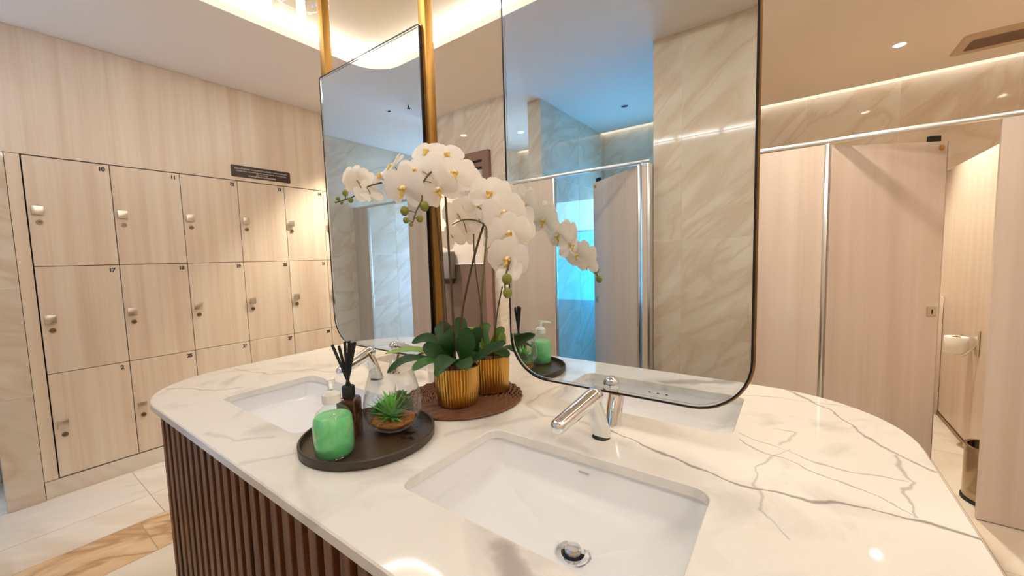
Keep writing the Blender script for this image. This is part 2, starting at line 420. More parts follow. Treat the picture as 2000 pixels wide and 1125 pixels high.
def tray_spots():
    m, nt, out = new_mat('spotted_lacquer')
    p = N(nt, 'ShaderNodeBsdfPrincipled'); nt.links.new(p.outputs[0], out.inputs[0]); p.inputs['Roughness'].default_value = 0.32
    g = N(nt, 'ShaderNodeNewGeometry')
    n1 = N(nt, 'ShaderNodeTexNoise'); n1.inputs['Scale'].default_value = 75; n1.inputs['Detail'].default_value = 2
    n2 = N(nt, 'ShaderNodeTexNoise'); n2.inputs['Scale'].default_value = 9
    nt.links.new(g.outputs['Position'], n1.inputs['Vector']); nt.links.new(g.outputs['Position'], n2.inputs['Vector'])
    ad = N(nt, 'ShaderNodeMath', operation='ADD'); nt.links.new(n1.outputs['Fac'], ad.inputs[0]); nt.links.new(n2.outputs['Fac'], ad.inputs[1])
    cr = N(nt, 'ShaderNodeValToRGB'); e = cr.color_ramp.elements
    e[0].position = .56; e[0].color = (*s2l((74, 58, 42)), 1); e[1].position = .60; e[1].color = (*s2l((18, 14, 11)), 1)
    hf = N(nt, 'ShaderNodeMath', operation='MULTIPLY'); hf.inputs[1].default_value = 0.5; nt.links.new(ad.outputs[0], hf.inputs[0])
    nt.links.new(hf.outputs[0], cr.inputs[0]); nt.links.new(cr.outputs[0], p.inputs['Base Color'])
    return m
M['tray_top'] = tray_spots()
M['rattan'] = pbr('woven_rattan', s2l((118, 70, 40)), 0.45, noise_amt=0.35, noise_scale=120)

# ------------------------------------------------------------------ the room
CEIL = 2.61
X_LOCK = -3.418

# floor: grout bed and single tiles
floor = struct(box('floor', -4.1, 2.05, -2.5, 4.6, -0.10, -0.0012, M['floor_grout']))
_tile_cache = {}
def tile_piece(name, x0, x1, y0, y1, z0, z1, mat, parent, bev=0.0008):
    key = (round(x1-x0, 4), round(y1-y0, 4), round(z1-z0, 4), mat.name)
    cx, cy, cz = (x0+x1)/2, (y0+y1)/2, (z0+z1)/2
    me = _tile_cache.get(key)
    if me is None:
        hx, hy, hz = (x1-x0)/2, (y1-y0)/2, (z1-z0)/2
        bm = box_bm(-hx, hx, -hy, hy, -hz, hz, min(bev, hx*.4, hy*.4, hz*.4))
        bmesh.ops.recalc_face_normals(bm, faces=bm.faces)
        me = bpy.data.meshes.new(name); bm.to_mesh(me); bm.free(); me.materials.append(mat); _tile_cache[key] = me
    o = bpy.data.objects.new(name, me); link(o, parent); o.location = (cx, cy, cz)
    return o
G = 0.0015
def floor_tiles():
    xs = [(-3.95,-3.42,0),(-3.42,-2.98,0),(-2.98,-2.70,0),(-2.70,-2.36,1),(-2.36,-1.75,0),(-1.75,-1.15,0),(-1.15,-.55,0),(-.55,.09,0),(.09,.70,0),(.70,1.30,0),(1.30,1.90,0)]
    for x0, x1, acc in xs:
        off = 0.42 if acc else 0.52
        y = off - 5*0.6
        while y < 4.45:
            y0, y1 = max(y, -2.36), min(y+0.6, 4.45)
            y += 0.6
            if y1-y0 < 0.03: continue
            if x0 > -1.8 and x1 < 0.1 and y0 > 0.5 and y1 < 1.5: continue      # under the vanity
            if x0 > -0.6 and y1 < -0.75: continue                             # behind the pillar
            if x1 < -1.0 and y0 > 2.7: continue
            if x1 < -3.4 and y0 > 0.1: continue
            tile_piece('floor_tile', x0+G, x1-G, y0+G, y1-G, -0.0011, 0.0, M['accent_tile' if acc else 'floor_tile'], floor)
floor_tiles()

# walls (thick slabs; tiled faces carry single tiles)
def wall(name, x0, x1, y0, y1, z0=0.0, z1=2.9, mat=None):
    return struct(box(name, x0, x1, y0, y1, z0, z1, mat or M['grout']))
wall_left = wall('wall_left', -3.95, -3.80, 0.03, 2.65, mat=M['partition'])
wall_alcove = wall('wall_alcove', -4.10, -3.9515, -2.50, 0.03)
wall_corner = wall('wall_corner', -4.10, -3.4105, 0.0315, 0.165, z1=1.934)
wall_back = wall('wall_back', -4.10, -0.90, 2.6515, 2.80)
wall_stall_side = wall('wall_stall_side', -1.00, -0.90, 2.80, 4.50, mat=M['partition'])
wall_stall_back = wall('wall_stall_back', -1.0, 2.05, 4.4515, 4.60)
wall_right = wall('wall_right', 1.90, 2.05, -0.75, 4.4515, mat=M['partition'])
wall_pillar = wall('wall_pillar', -0.7445, 2.05, -2.50, -0.7515)
wall_shower_back = wall('wall_shower_back', -4.10, -0.7445, -2.50, -2.3615)
wall_divider = wall('wall_divider', -1.8785, -1.7515, -2.3615, -1.0515, z1=2.62)
wall_divider_b = wall('wall_divider_far', -2.9385, -2.8515, -2.3615, -1.0515, z1=2.62)

ZJ = [0.0, 0.16, 0.77, 1.38, 1.99, 2.61]
TT = 0.0012
def tiles_y(parent, y, into, x0, x1, joints, zj=ZJ, mat=None):
    """tiles on a face of constant Y; into = direction of the wall body"""
    xs = [x0] + [j for j in sorted(joints) if x0+0.02 < j < x1-0.02] + [x1]
    for a, b in zip(xs, xs[1:]):
        for c, d in zip(zj, zj[1:]):
            ya, yb = (y, y+TT) if into > 0 else (y-TT, y)
            tile_piece('wall_tile', a+G, b-G, ya, yb, c+G, d-G, mat or M['tile'], parent)
def tiles_x(parent, x, into, y0, y1, joints, zj=ZJ, mat=None):
    ys = [y0] + [j for j in sorted(joints) if y0+0.02 < j < y1-0.02] + [y1]
    for a, b in zip(ys, ys[1:]):
        for c, d in zip(zj, zj[1:]):
            xa, xb = (x, x+TT) if into > 0 else (x-TT, x)
            tile_piece('wall_tile', xa, xb, a+G, b-G, c+G, d-G, mat or M['tile'], parent)

tiles_y(wall_pillar, -0.75, -1, -0.746, 1.90, [-0.575, 0.03, 0.63, 1.23])
tiles_x(wall_pillar, -0.746, 1, -2.36, -0.75, [-1.35, -1.95])
tiles_x(wall_alcove, -3.95, -1, -2.36, 0.03, [-0.64, -1.24, -1.80], mat=M['tile'])
DOOR_X0, DOOR_X1, DOOR_Z = -2.96, -2.096, 2.205
for (xa, xb, za) in ((-3.80, DOOR_X0, None), (DOOR_X1, -0.90, None)):
    tiles_y(wall_back, 2.65, 1, xa, xb, [-3.4, -1.5], ZJ)
tiles_y(wall_back, 2.65, 1, DOOR_X0, DOOR_X1, [-2.5], [DOOR_Z, 2.61])
tiles_y(wall_stall_back, 4.45, 1, -0.90, 1.90, [-0.554, 0.046, 0.646, 1.26])
WA = (-1.72, -0.80, 0.75, 1.96)      # window in the near shower
WB = (-2.78, -1.96, 0.75, 1.96)
WC = (-3.88, -3.00, 0.60, 2.02)
tiles_y(wall_shower_back, -2.36, -1, -1.75, -0.746, [-1.25])
tiles_y(wall_shower_back, -2.36, -1, -2.85, -1.88, [-2.4])
tiles_y(wall_shower_back, -2.36, -1, -3.95, -2.94, [-3.45])
tiles_x(wall_divider, -1.75, -1, -2.36, -1.05, [-1.75], mat=M['tile'])
tiles_x(wall_divider, -1.88, 1, -2.36, -1.05, [-1.75])
tiles_y(wall_divider, -1.05, -1, -1.88, -1.75, [])
tiles_x(wall_divider_b, -2.85, -1, -2.36, -1.05, [-1.75])
tiles_x(wall_divider_b, -2.94, 1, -2.36, -1.05, [-1.75])
tiles_y(wall_divider_b, -1.05, -1, -2.94, -2.85, [])
tiles_x(wall_corner, -3.409, -1, 0.03, 0.165, [], [0, 0.61, 1.21, 1.93])
tiles_y(wall_corner, 0.03, 1, -3.95, -3.41, [], ZJ)

# daylit shower windows: frame, mullion, frosted panes
for i, (wx0, wx1, wz0, wz1) in enumerate((WA, WB, WC)):
    wd = struct(empty('window_%d' % (i+1), ((wx0+wx1)/2, -2.36, wz0)))
    pm = M['window_a'] if i < 2 else M['window_c']
    zm = 1.58
    local(box('pane', wx0+0.03, wx1-0.03, -2.350, -2.344, wz0+0.03, zm-0.012, pm), wd)
    local(box('pane', wx0+0.03, wx1-0.03, -2.350, -2.344, zm+0.012, wz1-0.03, M['window_top']), wd)
    fb = bmesh.new()
    box_bm(wx0, wx1, -2.359, -2.335, wz0, wz0+0.03, bm=fb); box_bm(wx0, wx1, -2.359, -2.335, wz1-0.03, wz1, bm=fb)
    box_bm(wx0, wx0+0.03, -2.359, -2.335, wz0+0.03, wz1-0.03, bm=fb); box_bm(wx1-0.03, wx1, -2.359, -2.335, wz0+0.03, wz1-0.03, bm=fb)
    box_bm(wx0+0.03, wx1-0.03, -2.359, -2.335, zm-0.012, zm+0.012, bm=fb)
    local(bm_obj('window_frame', fb, M['alu']), wd)

# locker wall woodwork
struct(box('trim_1', -3.80, X_LOCK, 0.035, 2.65, 1.936, 2.609, M['laminate']))            # wood panel above the lockers
struct(box('trim_2', -3.80, X_LOCK-0.004, 0.168, 0.220, 0.104, 1.934, M['laminate']))     # upright strip beside the first column
struct(box('baseboard_left', -3.80, X_LOCK-0.002, 0.168, 2.65, 0.0, 0.100, M['floor_tile']))
struct(box('trim_3', -3.80, X_LOCK-0.002, 2.245, 2.649, 0.104, 1.934, M['laminate']))

# ceiling with the raised, cove-lit centre
COVE = (-2.42, 0.72, 0.03, 1.82)
def ring_face(bm, outer, inner, z):
    vo = [bm.verts.new((x, y, z)) for x, y in outer]; vi = [bm.verts.new((x, y, z)) for x, y in inner]
    eo = [bm.edges.new((vo[i], vo[(i+1) % len(vo)])) for i in range(len(vo))]
    ei = [bm.edges.new((vi[i], vi[(i+1) % len(vi)])) for i in range(len(vi))]
    bmesh.ops.triangle_fill(bm, edges=eo+ei, use_beauty=True)
    return vo, vi
def loops_faces(bm, a, b):
    n = len(a)
    for i in range(n):
        j = (i+1) % n
        bm.faces.new((a[i], a[j], b[j], b[i]))
hole = rrect(*COVE, 0.22, 12)
def off_rrect(d): return rrect(COVE[0]-d, COVE[1]+d, COVE[2]-d, COVE[3]+d, 0.22+d, 12)
bm = bmesh.new()
outer = [(2.05, 4.37), (-4.1, 4.37), (-4.1, -2.29), (2.05, -2.29)]
vo, vi = ring_face(bm, outer, hole, CEIL)
lip = [bm.verts.new((x, y, CEIL+0.045)) for x, y in hole]
loops_faces(bm, vi, lip)
sh = [bm.verts.new((x, y, CEIL+0.045)) for x, y in off_rrect(0.03)]
loops_faces(bm, lip, sh)
ceiling = struct(bm_obj('ceiling', bm, M['ceiling']))
bm = bmesh.new()
s0 = [bm.verts.new((x, y, CEIL+0.045)) for x, y in off_rrect(0.032)]
s1 = [bm.verts.new((x, y, CEIL+0.102)) for x, y in off_rrect(0.032)]
loops_faces(bm, s0, s1); bm.faces.new(s1)
struct(bm_obj('ceiling_tray', bm, M['cove']))
bm = bmesh.new()
la = [bm.verts.new((x, y, CEIL+0.050)) for x, y in off_rrect(0.018)]; lb_ = [bm.verts.new((x, y, CEIL+0.094)) for x, y in off_rrect(0.018)]
lc = [bm.verts.new((x, y, CEIL+0.094)) for x, y in off_rrect(0.026)]; ld_ = [bm.verts.new((x, y, CEIL+0.050)) for x, y in off_rrect(0.026)]
loops_faces(bm, la, lb_); loops_faces(bm, lb_, lc); loops_faces(bm, lc, ld_); loops_faces(bm, ld_, la)
tag(bm_obj('cove_light_strip', bm, M['led']), 'glowing white light band set in the rounded ceiling recess above the vanity', 'light strip')
struct(box('ceiling_slot_front', -1.0, 2.05, 4.37, 4.46, 2.70, 2.74, M['cove']))
struct(box('ceiling_slot_rear', -4.1, 2.05, -2.37, -2.29, 2.70, 2.74, M['cove']))
struct(box('trim_4', -1.0, 2.05, 4.362, 4.370, 2.611, 2.70, M['cove']))
struct(box('trim_5', -4.1, 2.05, -2.29, -2.282, 2.611, 2.70, M['cove']))
tag(box('slot_light_strip', -0.9, 1.9, 4.374, 4.388, 2.66, 2.69, M['slot_led']), 'warm light strip tucked above the tiled wall behind the toilet cubicles', 'light strip')
tag(box('slot_light_strip', -3.95, -0.746, -2.286+0.002-0.018, -2.286, 2.66, 2.69, M['slot_led']), 'warm light strip tucked above the rear shower wall seen in the mirror', 'light strip')

# ceiling fittings
def fill_downlight(x, y, z, watts, label):  # out-of-view lamp added to brighten the room beside the cove light
    t = empty('downlight', (x, y, z), label, 'downlight', 'added unseen ceiling fill lights')
    local(lathe('trim_ring', [(0.080, -0.001), (0.082, -0.006), (0.098, -0.006), (0.100, -0.0005)], M['plastic_white'], None, 32, (x, y, z)), t)
    local(lathe('lens', [(0.0001, -0.0015), (0.080, -0.0015)], M['lamp_disc'], None, 24, (x, y, z)), t)
    ld = bpy.data.lights.new('downlight_lamp', 'AREA'); ld.shape = 'DISK'; ld.size = 0.16; ld.energy = watts; ld.color = FILL_C
    lo = bpy.data.objects.new('downlight_lamp', ld); link(lo, t); lo.location = (0, 0, -0.008)
    return t
ZT = CEIL+0.102
for x, y, z, w_, lb in ((-1.55, 0.30, ZT, FILL_W, 'unseen fill light added in the raised ceiling above the left basin'), (0.10, 0.26, ZT, FILL_W*0.35, 'unseen fill light added in the raised ceiling above the near right corner of the vanity'),
                 (0.30, 1.50, ZT, FILL_W*0.4, 'unseen fill light added in the raised ceiling at the far right of the vanity'),
                 (1.45, 0.10, CEIL, FILL_W*3.0, 'unseen ceiling fill light added right of the vanity, near the tiled pillar')):
    fill_downlight(x, y, z, w_, lb)
def downlight(x, y, label, on=True, watts=SPOT_W, ang=95, z=CEIL):
    t = empty('downlight', (x, y, z), label, 'downlight', 'recessed ceiling downlights')
    local(lathe('trim_ring', [(0.030, -0.001), (0.032, -0.004), (0.043, -0.004), (0.045, 0.0)], M['plastic_white'], None, 24, (x, y, z)), t)
    local(lathe('lens', [(0.0001, -0.0015), (0.030, -0.0015)], M['lamp_disc'] if on else M['black'], None, 20, (x, y, z)), t)
    if on:
        ld = bpy.data.lights.new('downlight_lamp', 'SPOT'); ld.energy = watts; ld.color = (1.0, 0.94, 0.76); ld.spot_size = math.radians(ang); ld.spot_blend = 0.6; ld.shadow_soft_size = 0.03
        lo = bpy.data.objects.new('downlight_lamp', ld); link(lo, t); lo.location = (0, 0, -0.02)
    return t
downlight(0.518, 3.67, 'lit ceiling downlight over the open toilet cubicle')
downlight(0.35, 2.28, 'unseen ceiling downlight added over the aisle before the open cubicle', watts=20)  # out of view, added to brighten the cubicle fronts
downlight(-0.28, 2.28, 'unseen ceiling downlight added over the aisle behind the near mirror', watts=18)  # second added aisle lamp, hidden from the camera
downlight(1.46, 3.40, 'lit ceiling downlight reflected in the tiles at far right')
downlight(-2.90, 2.09, 'lit ceiling downlight near the brown door, reflected in the wall tiles')
downlight(-2.376, -1.676, 'lit ceiling downlight seen in the mirror beside the tiled pier')
downlight(-1.262, -1.68, 'unlit ceiling downlight over the blue shower, seen in the mirror', on=False)
sp = empty('sprinkler_head', (-2.688, -0.452, CEIL), 'small black fire sprinkler on the ceiling seen in the far mirror', 'sprinkler')
local(lathe('escutcheon', [(0.0001, -0.004), (0.018, -0.003), (0.020, 0)], M['alu'], None, 20, (-2.688, -0.452, CEIL)), sp)
local(tube('nozzle', [(-2.688, -0.452, CEIL-0.003), (-2.688, -0.452, CEIL-0.028)], 0.005, M['black']), sp)
local(lathe('deflector', [(0.0001, -0.030), (0.015, -0.030), (0.015, -0.027), (0.0001, -0.027)], M['black'], None, 12, (-2.688, -0.452, CEIL)), sp)
dt_ = empty('smoke_detector', (-2.916, -0.427, CEIL), 'small white ceiling detector with a dark slot, seen in the far mirror', 'detector')
local(lathe('detector_base', [(0.0001, -0.006), (0.024, -0.006), (0.028, 0)], M['plastic_white'], None, 20, (-2.916, -0.427, CEIL)), dt_)
local(box('detector_slot', -2.927, -2.902, -0.433, -0.419, CEIL-0.011, CEIL-0.006, M['black']), dt_)

vt = empty('ceiling_vent', (1.03, 3.95, CEIL), 'rectangular ceiling air vent with rounded surround at top right', 'vent')
bm = bmesh.new()
vo, vi = ring_face(bm, rrect(0.845, 1.32, 3.80, 4.12, 0.03, 5), rrect(0.885, 1.28, 3.875, 4.065, 0.025, 5), CEIL-0.010)
vo2 = [bm.verts.new((v.co.x+(0.012 if v.co.x > 1.1 else -0.012), v.co.y+(0.012 if v.co.y > 3.96 else -0.012), CEIL-0.0005)) for v in vo]
loops_faces(bm, vo, vo2)
vi2 = [bm.verts.new((v.co.x, v.co.y, CEIL-0.0008)) for v in vi]; loops_faces(bm, vi, vi2)
local(bm_obj('vent_frame', bm, M['vent']), vt)
for k in range(9):
    yy = 3.885 + k*0.0215
    local(box('louvre', 0.888, 1.277, yy, yy+0.012, CEIL-0.007, CEIL-0.0035, M['door_brown']), vt)
local(box('vent_back', 0.886, 1.279, 3.876, 4.064, CEIL-0.003, CEIL-0.001, M['door_dark']), vt)

# ------------------------------------------------------------------ lockers
def text_mesh(name, txt, size, mat, parent, mw, align='CENTER', extrude=0.0004, bold=0.0002, spacing=1.0):
    cu = bpy.data.curves.new(name, 'FONT'); cu.body = txt; cu.size = size; cu.align_x = align; cu.align_y = 'CENTER'; cu.extrude = extrude; cu.offset = bold; cu.space_character = spacing
    to = bpy.data.objects.new(name, cu); COL.objects.link(to)
    dg = bpy.context.evaluated_depsgraph_get()
    me = bpy.data.meshes.new_from_object(to.evaluated_get(dg))
    bpy.data.objects.remove(to); bpy.data.curves.remove(cu)
    me.name = name; me.materials.clear(); me.materials.append(mat)
    o = bpy.data.objects.new(name, me); link(o, parent)
    o.matrix_world = mw
    return o
# a frame lying on the locker wall: x runs along +Y, y along +Z, facing +X
def on_lockers(y, z, off=0.001):
    return Matrix(((0, 0, 1, X_LOCK+off), (1, 0, 0, y), (0, 1, 0, z), (0, 0, 0, 1)))
YC = [0.224, 0.564, 0.903, 1.245, 1.578, 1.908, 2.242]
ZR = [1.932, 1.323, 0.712, 0.106]
NUM = [['10', '11', '12', '13', '14', '15'], ['17', '18', '19', '20', '21', '22'], ['2', '25', '26', '27', '28', '29']]
ROWN = ['top', 'middle', 'bottom']
COLN = ['leftmost column', 'second column', 'third column', 'fourth column', 'fifth column']
for r in range(3):
    for c in range(6):
        y0, y1, z1, z0 = YC[c], YC[c+1], ZR[r], ZR[r+1]
        if c < 5: lab = 'pale wood locker numbered %s, %s row, %s' % (NUM[r][c], ROWN[r], COLN[c])
        else: lab = 'pale wood locker mostly hidden by the far mirror, %s row' % ROWN[r]
        t = empty('locker', (X_LOCK, (y0+y1)/2, z0), lab, 'locker', 'numbered wooden lockers in the wall')
        local(box('body', -3.79, X_LOCK-0.020, y0+0.001, y1-0.001, z0+0.001, z1-0.001, M['dark_gap']), t)
        d = local(box('door', X_LOCK-0.019, X_LOCK, y0+0.0018, y1-0.0018, z0+0.0018, z1-0.0018, M['laminate'], None, 0.001), t)
        hy, hz = y0+0.036, (z0+z1)/2+0.006
        def sub(o, p=t): return local(o, p)
        kb = sub(box('knob', X_LOCK+0.012, X_LOCK+0.020, hy-0.0225, hy+0.0225, hz-0.024, hz+0.024, M['satin'], None, 0.0015, 2))
        nk = sub(tube('knob_neck', [(X_LOCK, hy, hz), (X_LOCK+0.0125, hy, hz)], 0.009, M['satin'], None, 12))
        lk = sub(tube('lock', [(X_LOCK, hy+0.004, hz-0.064), (X_LOCK+0.006, hy+0.004, hz-0.064)], 0.0135, M['lock'], None, 18))
        kh = sub(box('keyhole', X_LOCK+0.0061, X_LOCK+0.0068, hy-0.004, hy+0.012, hz-0.0655, hz-0.0625, M['black']))
        if c < 5:
            o = text_mesh('number', NUM[r][c], 0.033, M['number'], None, Matrix.Identity(4), bold=0.0016, spacing=0.86)
            o.parent = t; o.matrix_parent_inverse = Matrix.Translation(-Vector(t.location)); o.matrix_basis = on_lockers(y1-0.035, z1-0.032)

# notice plate above the lockers
sg = empty('notice_sign', (X_LOCK, 1.422, 1.962), 'dark brown notice plate with white Thai and English lettering above the lockers', 'sign')
bm = bmesh.new()
pl = rrect(1.211, 1.633, 1.962, 2.048, 0.008, 5)
f0 = [bm.verts.new((X_LOCK+0.0005, y, z)) for y, z in pl]; f1 = [bm.verts.new((X_LOCK+0.004, y, z)) for y, z in pl]
bm.faces.new(f0[::-1]); bm.faces.new(f1); loops_faces(bm, f0, f1)
local(bm_obj('plate', bm, M['sign']), sg)
for txt, sz, zz in (('กุญแจล็อคเกอร์ สามารถติดต่อขอรับได้ ที่ พนักงานต้อนรับ', 0.0165, 2.026), ('Lockers Key reserved from the security guards or receptionist', 0.0140, 2.008),
                    ('the day of stay', 0.0140, 1.994), ('儲物櫃鑰匙請向前台服務員索取謝謝', 0.0125, 1.977)):
    o = text_mesh('lettering', txt, sz, M['sign_text'], None, Matrix.Identity(4))
    wd_ = o.dimensions.x
    k = min(1.0, 0.40/max(wd_, 0.01))
    o.parent = sg; o.matrix_parent_inverse = Matrix.Translation(-Vector(sg.location)); o.matrix_basis = on_lockers(1.422, zz, 0.0045) @ Matrix.Diagonal((k, 1, 1, 1))

# ------------------------------------------------------------------ door in the back wall
struct(box('door_1', DOOR_X0, DOOR_X1, 2.655, 2.665, 0.0, DOOR_Z, M['door_dark']))
dr = bpy.data.objects['door_1']
def dpart(name, *a, **k): return link_to(box(name, *a, **k), dr)
def link_to(o, p): o.parent = p; return o
fw = 0.072
dpart('door_frame', DOOR_X1-fw, DOOR_X1, 2.615, 2.654, 0, DOOR_Z, M['door_brown'], None, 0.002)
dpart('door_frame', DOOR_X0, DOOR_X0+fw, 2.615, 2.654, 0, DOOR_Z, M['door_brown'], None, 0.002)
dpart('door_frame', DOOR_X0+fw, DOOR_X1-fw, 2.615, 2.654, DOOR_Z-fw, DOOR_Z, M['door_brown'], None, 0.002)
dpart('head_reveal_shade', DOOR_X0+fw+0.002, DOOR_X1-fw-0.002, 2.63, 2.654, DOOR_Z-fw-0.018, DOOR_Z-fw-0.001, M['black'])  # matt black strip: shade of the stepped frame put in as colour
dpart('head_bead', DOOR_X0+fw+0.002, DOOR_X1-fw-0.002, 2.625, 2.654, DOOR_Z-fw-0.055, DOOR_Z-fw-0.019, M['door_brown'])
dpart('head_shadow_gap', DOOR_X0+fw+0.002, DOOR_X1-fw-0.002, 2.63, 2.654, DOOR_Z-fw-0.075, DOOR_Z-fw-0.056, M['black'])  # second black strip for the shade under the bead
dpart('upper_panel', DOOR_X0+fw+0.004, DOOR_X1-fw-0.004, 2.64, 2.654, 1.255, DOOR_Z-fw-0.076, M['door_glass'])
dpart('lower_panel', DOOR_X0+fw+0.004, DOOR_X1-fw-0.004, 2.638, 2.654, 0.01, 1.248, M['door_dark'])
dpart('middle_bead', DOOR_X0+fw+0.004, DOOR_X1-fw-0.004, 2.634, 2.654, 1.248, 1.256, M['plastic_white'])
gb = empty('door_dispenser', (-2.60, 2.62, 1.08), 'grey box with dark tapered base fixed to the brown door behind the orchid', 'dispenser')
bm = box_bm(-2.675, -2.53, 2.55, 2.632, 1.12, 1.37, 0.012, 3)
local(bm_obj('casing', bm, M['grey'], None, True), gb)
bm = bmesh.new()
q0 = [bm.verts.new(p) for p in ((-2.67, 2.555, 1.12), (-2.535, 2.555, 1.12), (-2.535, 2.63, 1.12), (-2.67, 2.63, 1.12))]
q1 = [bm.verts.new(p) for p in ((-2.645, 2.575, 1.075), (-2.56, 2.575, 1.075), (-2.56, 2.63, 1.075), (-2.645, 2.63, 1.075))]
loops_faces(bm, q0, q1); bm.faces.new(q0); bm.faces.new(q1[::-1])
local(bm_obj('tapered_base', bm, M['black']), gb)

# ------------------------------------------------------------------ toilet cubicles (beyond the vanity)
RZ = 1.85
ry = 2.715
tc = empty('toilet_cubicle', (0.42, ry, 0), 'pale laminate toilet cubicles with an open door, right of the near mirror', 'cubicle')
def cpart(t, name, *a): return local(box(name, *a), t)
PM = M['partition']
cpart(tc, 'front_panel', -0.895, 0.112, ry-0.015, ry+0.009, 0.004, RZ-0.004, PM, None, 0.0015)
cpart(tc, 'front_panel', 0.722, 1.895, ry-0.015, ry+0.009, 0.004, RZ-0.004, PM, None, 0.0015)
cpart(tc, 'side_partition', 0.915, 0.937, ry+0.012, 4.445, 0.03, 1.86, PM, None, 0.0015)
cpart(tc, 'floor_channel', 0.908, 0.944, ry+0.012, 4.445, 0.001, 0.028, M['bronze'], None, 0.001)
local(bm_obj('head_rail', box_bm(-0.895, 1.895, ry-0.020, ry+0.014, RZ, RZ+0.024, 0.006, 3), M['alu'], None, True), tc)
cpart(tc, 'hinge_post', 0.114, 0.132, ry-0.020, ry+0.012, 0.0, RZ-0.001, M['alu'], None, 0.004, 2)
tag(box('duct_box', -0.88, 0.9135, 4.28, 4.447, 0.0, 0.915, M['partition'], None, 0.006, 2), 'low boxed duct along the cubicle rear wall behind the door', 'duct')
def cubicle_door(t, hx, hy, ang, ln, z0, z1):
    """door leaf from the hinge along local +X, thickness on local Y"""
    h = z1-z0
    leaf_ = box('door', 0.0, ln, -0.012, 0.012, 0, h, M['partition'], t, 0.0015)
    leaf_.location = Vector((hx, hy, z0)) - Vector(t.location); leaf_.rotation_euler = (0, 0, ang)
    def add(o): o.parent = leaf_; return o
    add(box('edge_strip', ln, ln+0.004, -0.012, 0.012, 0, h, M['alu']))
    add(box('door_stop', ln-0.085, ln-0.03, -0.010, 0.010, h+0.0005, h+0.030, M['black'], None, 0.002))
    for s in (-1, 1):
        zz = 0.95-z0
        add(box('lock_plate', ln-0.060, ln-0.012, s*0.0125-(0.0035 if s < 0 else 0), s*0.0125+(0.0035 if s > 0 else 0), zz-0.026, zz+0.026, M['satin'], None, 0.001))
        add(box('lock_slot', ln-0.039, ln-0.033, s*0.0165-(0.001 if s < 0 else 0), s*0.0165+(0.001 if s > 0 else 0), zz-0.012, zz+0.012, M['black']))
        add(tube('bumper', [(ln-0.030, s*0.0118, h-0.032), (ln-0.030, s*0.020, h-0.032)], [0.014, 0.010], M['rubber'], None, 14))
    return leaf_
cubicle_door(tc, 0.136, ry, math.atan2(0.29, 0.48), 0.56, 0.10, 1.832)

# toilet roll and holder on the partition
RX, RY, RB = 0.848, 3.676, 0.608
trh = empty('roll_holder', (0.914, 3.60, 0.60), 'brushed metal toilet roll bracket on the cubicle partition', 'bracket')
local(box('back_plate', 0.905, 0.9135, 3.535, 3.59, 0.62, 0.78, M['satin'], None, 0.002), trh)
local(bm_obj('arm', tube_bm(catmull([(0.907, 3.565, 0.69), (0.885, 3.59, 0.64), (0.865, 3.63, 0.602), (RX, RY, 0.598)], 5), 0.009, 10), M['satin'], None, True), trh)
local(tube('spindle', [(RX, RY, 0.597), (RX, RY, 0.725), (RX+0.012, RY-0.05, 0.732)], 0.006, M['satin'], None, 10), trh)
tr_ = empty('toilet_roll', (RX, RY, RB), 'white toilet paper roll upright on the metal bracket', 'toilet roll')
local(lathe('roll', [(0.022, 0.0), (0.053, 0.0), (0.055, 0.003), (0.055, 0.102), (0.053, 0.105), (0.022, 0.105), (0.022, 0.0)], M['paper'], None, 28, (RX, RY, RB)), tr_)
local(lathe('core', [(0.0215, 0.002), (0.0215, 0.104)], M['rubber'], None, 20, (RX, RY, RB)), tr_)
# bin
bn = empty('pedal_bin', (0.825, 2.92, 0.0), 'round brushed metal waste bin inside the open cubicle', 'bin')
local(lathe('shell', [(0.0001, 0.001), (0.098, 0.001), (0.10, 0.012), (0.10, 0.25), (0.096, 0.262)], M['steel_bin'], None, 32, (0.825, 2.92, 0)), bn)
local(lathe('lid_ring', [(0.0965, 0.262), (0.104, 0.262), (0.104, 0.285), (0.09, 0.285), (0.088, 0.25)], M['steel_bin'], None, 32, (0.825, 2.92, 0)), bn)
local(lathe('base_ring', [(0.1005, 0.0), (0.106, 0.0), (0.106, 0.014), (0.1005, 0.014)], M['black'], None, 32, (0.825, 2.92, 0)), bn)

# ------------------------------------------------------------------ shower cubicles (behind the camera, seen in the mirrors)
sy = -0.70
SRZ = 1.865
sc_ = empty('shower_cubicle', (-1.13, sy, 0), 'pale laminate shower cubicles with an open door, seen in the mirrors', 'cubicle')
local(bm_obj('head_rail', box_bm(-3.945, -0.750, sy-0.014, sy+0.020, SRZ, SRZ+0.024, 0.006, 3), M['alu'], None, True), sc_)
for xa, xb in ((-3.945, -3.71), (-3.05, -2.42), (-2.41, -1.445), (-0.800, -0.766)):
    cpart(sc_, 'front_panel', xa, xb, sy-0.012, sy+0.012, 0.004, SRZ-0.003, PM, None, 0.0015)
for px_ in (-3.70, -1.436, -0.815):
    cpart(sc_, 'post', px_-0.009, px_+0.009, sy-0.014, sy+0.018, 0.0, SRZ-0.001, M['alu'], None, 0.003, 2)
cpart(sc_, 'post', -0.764, -0.7475, -0.86, sy+0.018, 0.0, SRZ-0.001, M['alu'], None, 0.003, 2)
cpart(sc_, 'side_partition', -1.825, -1.803, -1.046, sy-0.016, 0.01, SRZ-0.003, PM, None, 0.0015)
cubicle_door(sc_, -0.830, sy-0.018, PI+math.radians(38), 0.58, 0.10, 1.858)

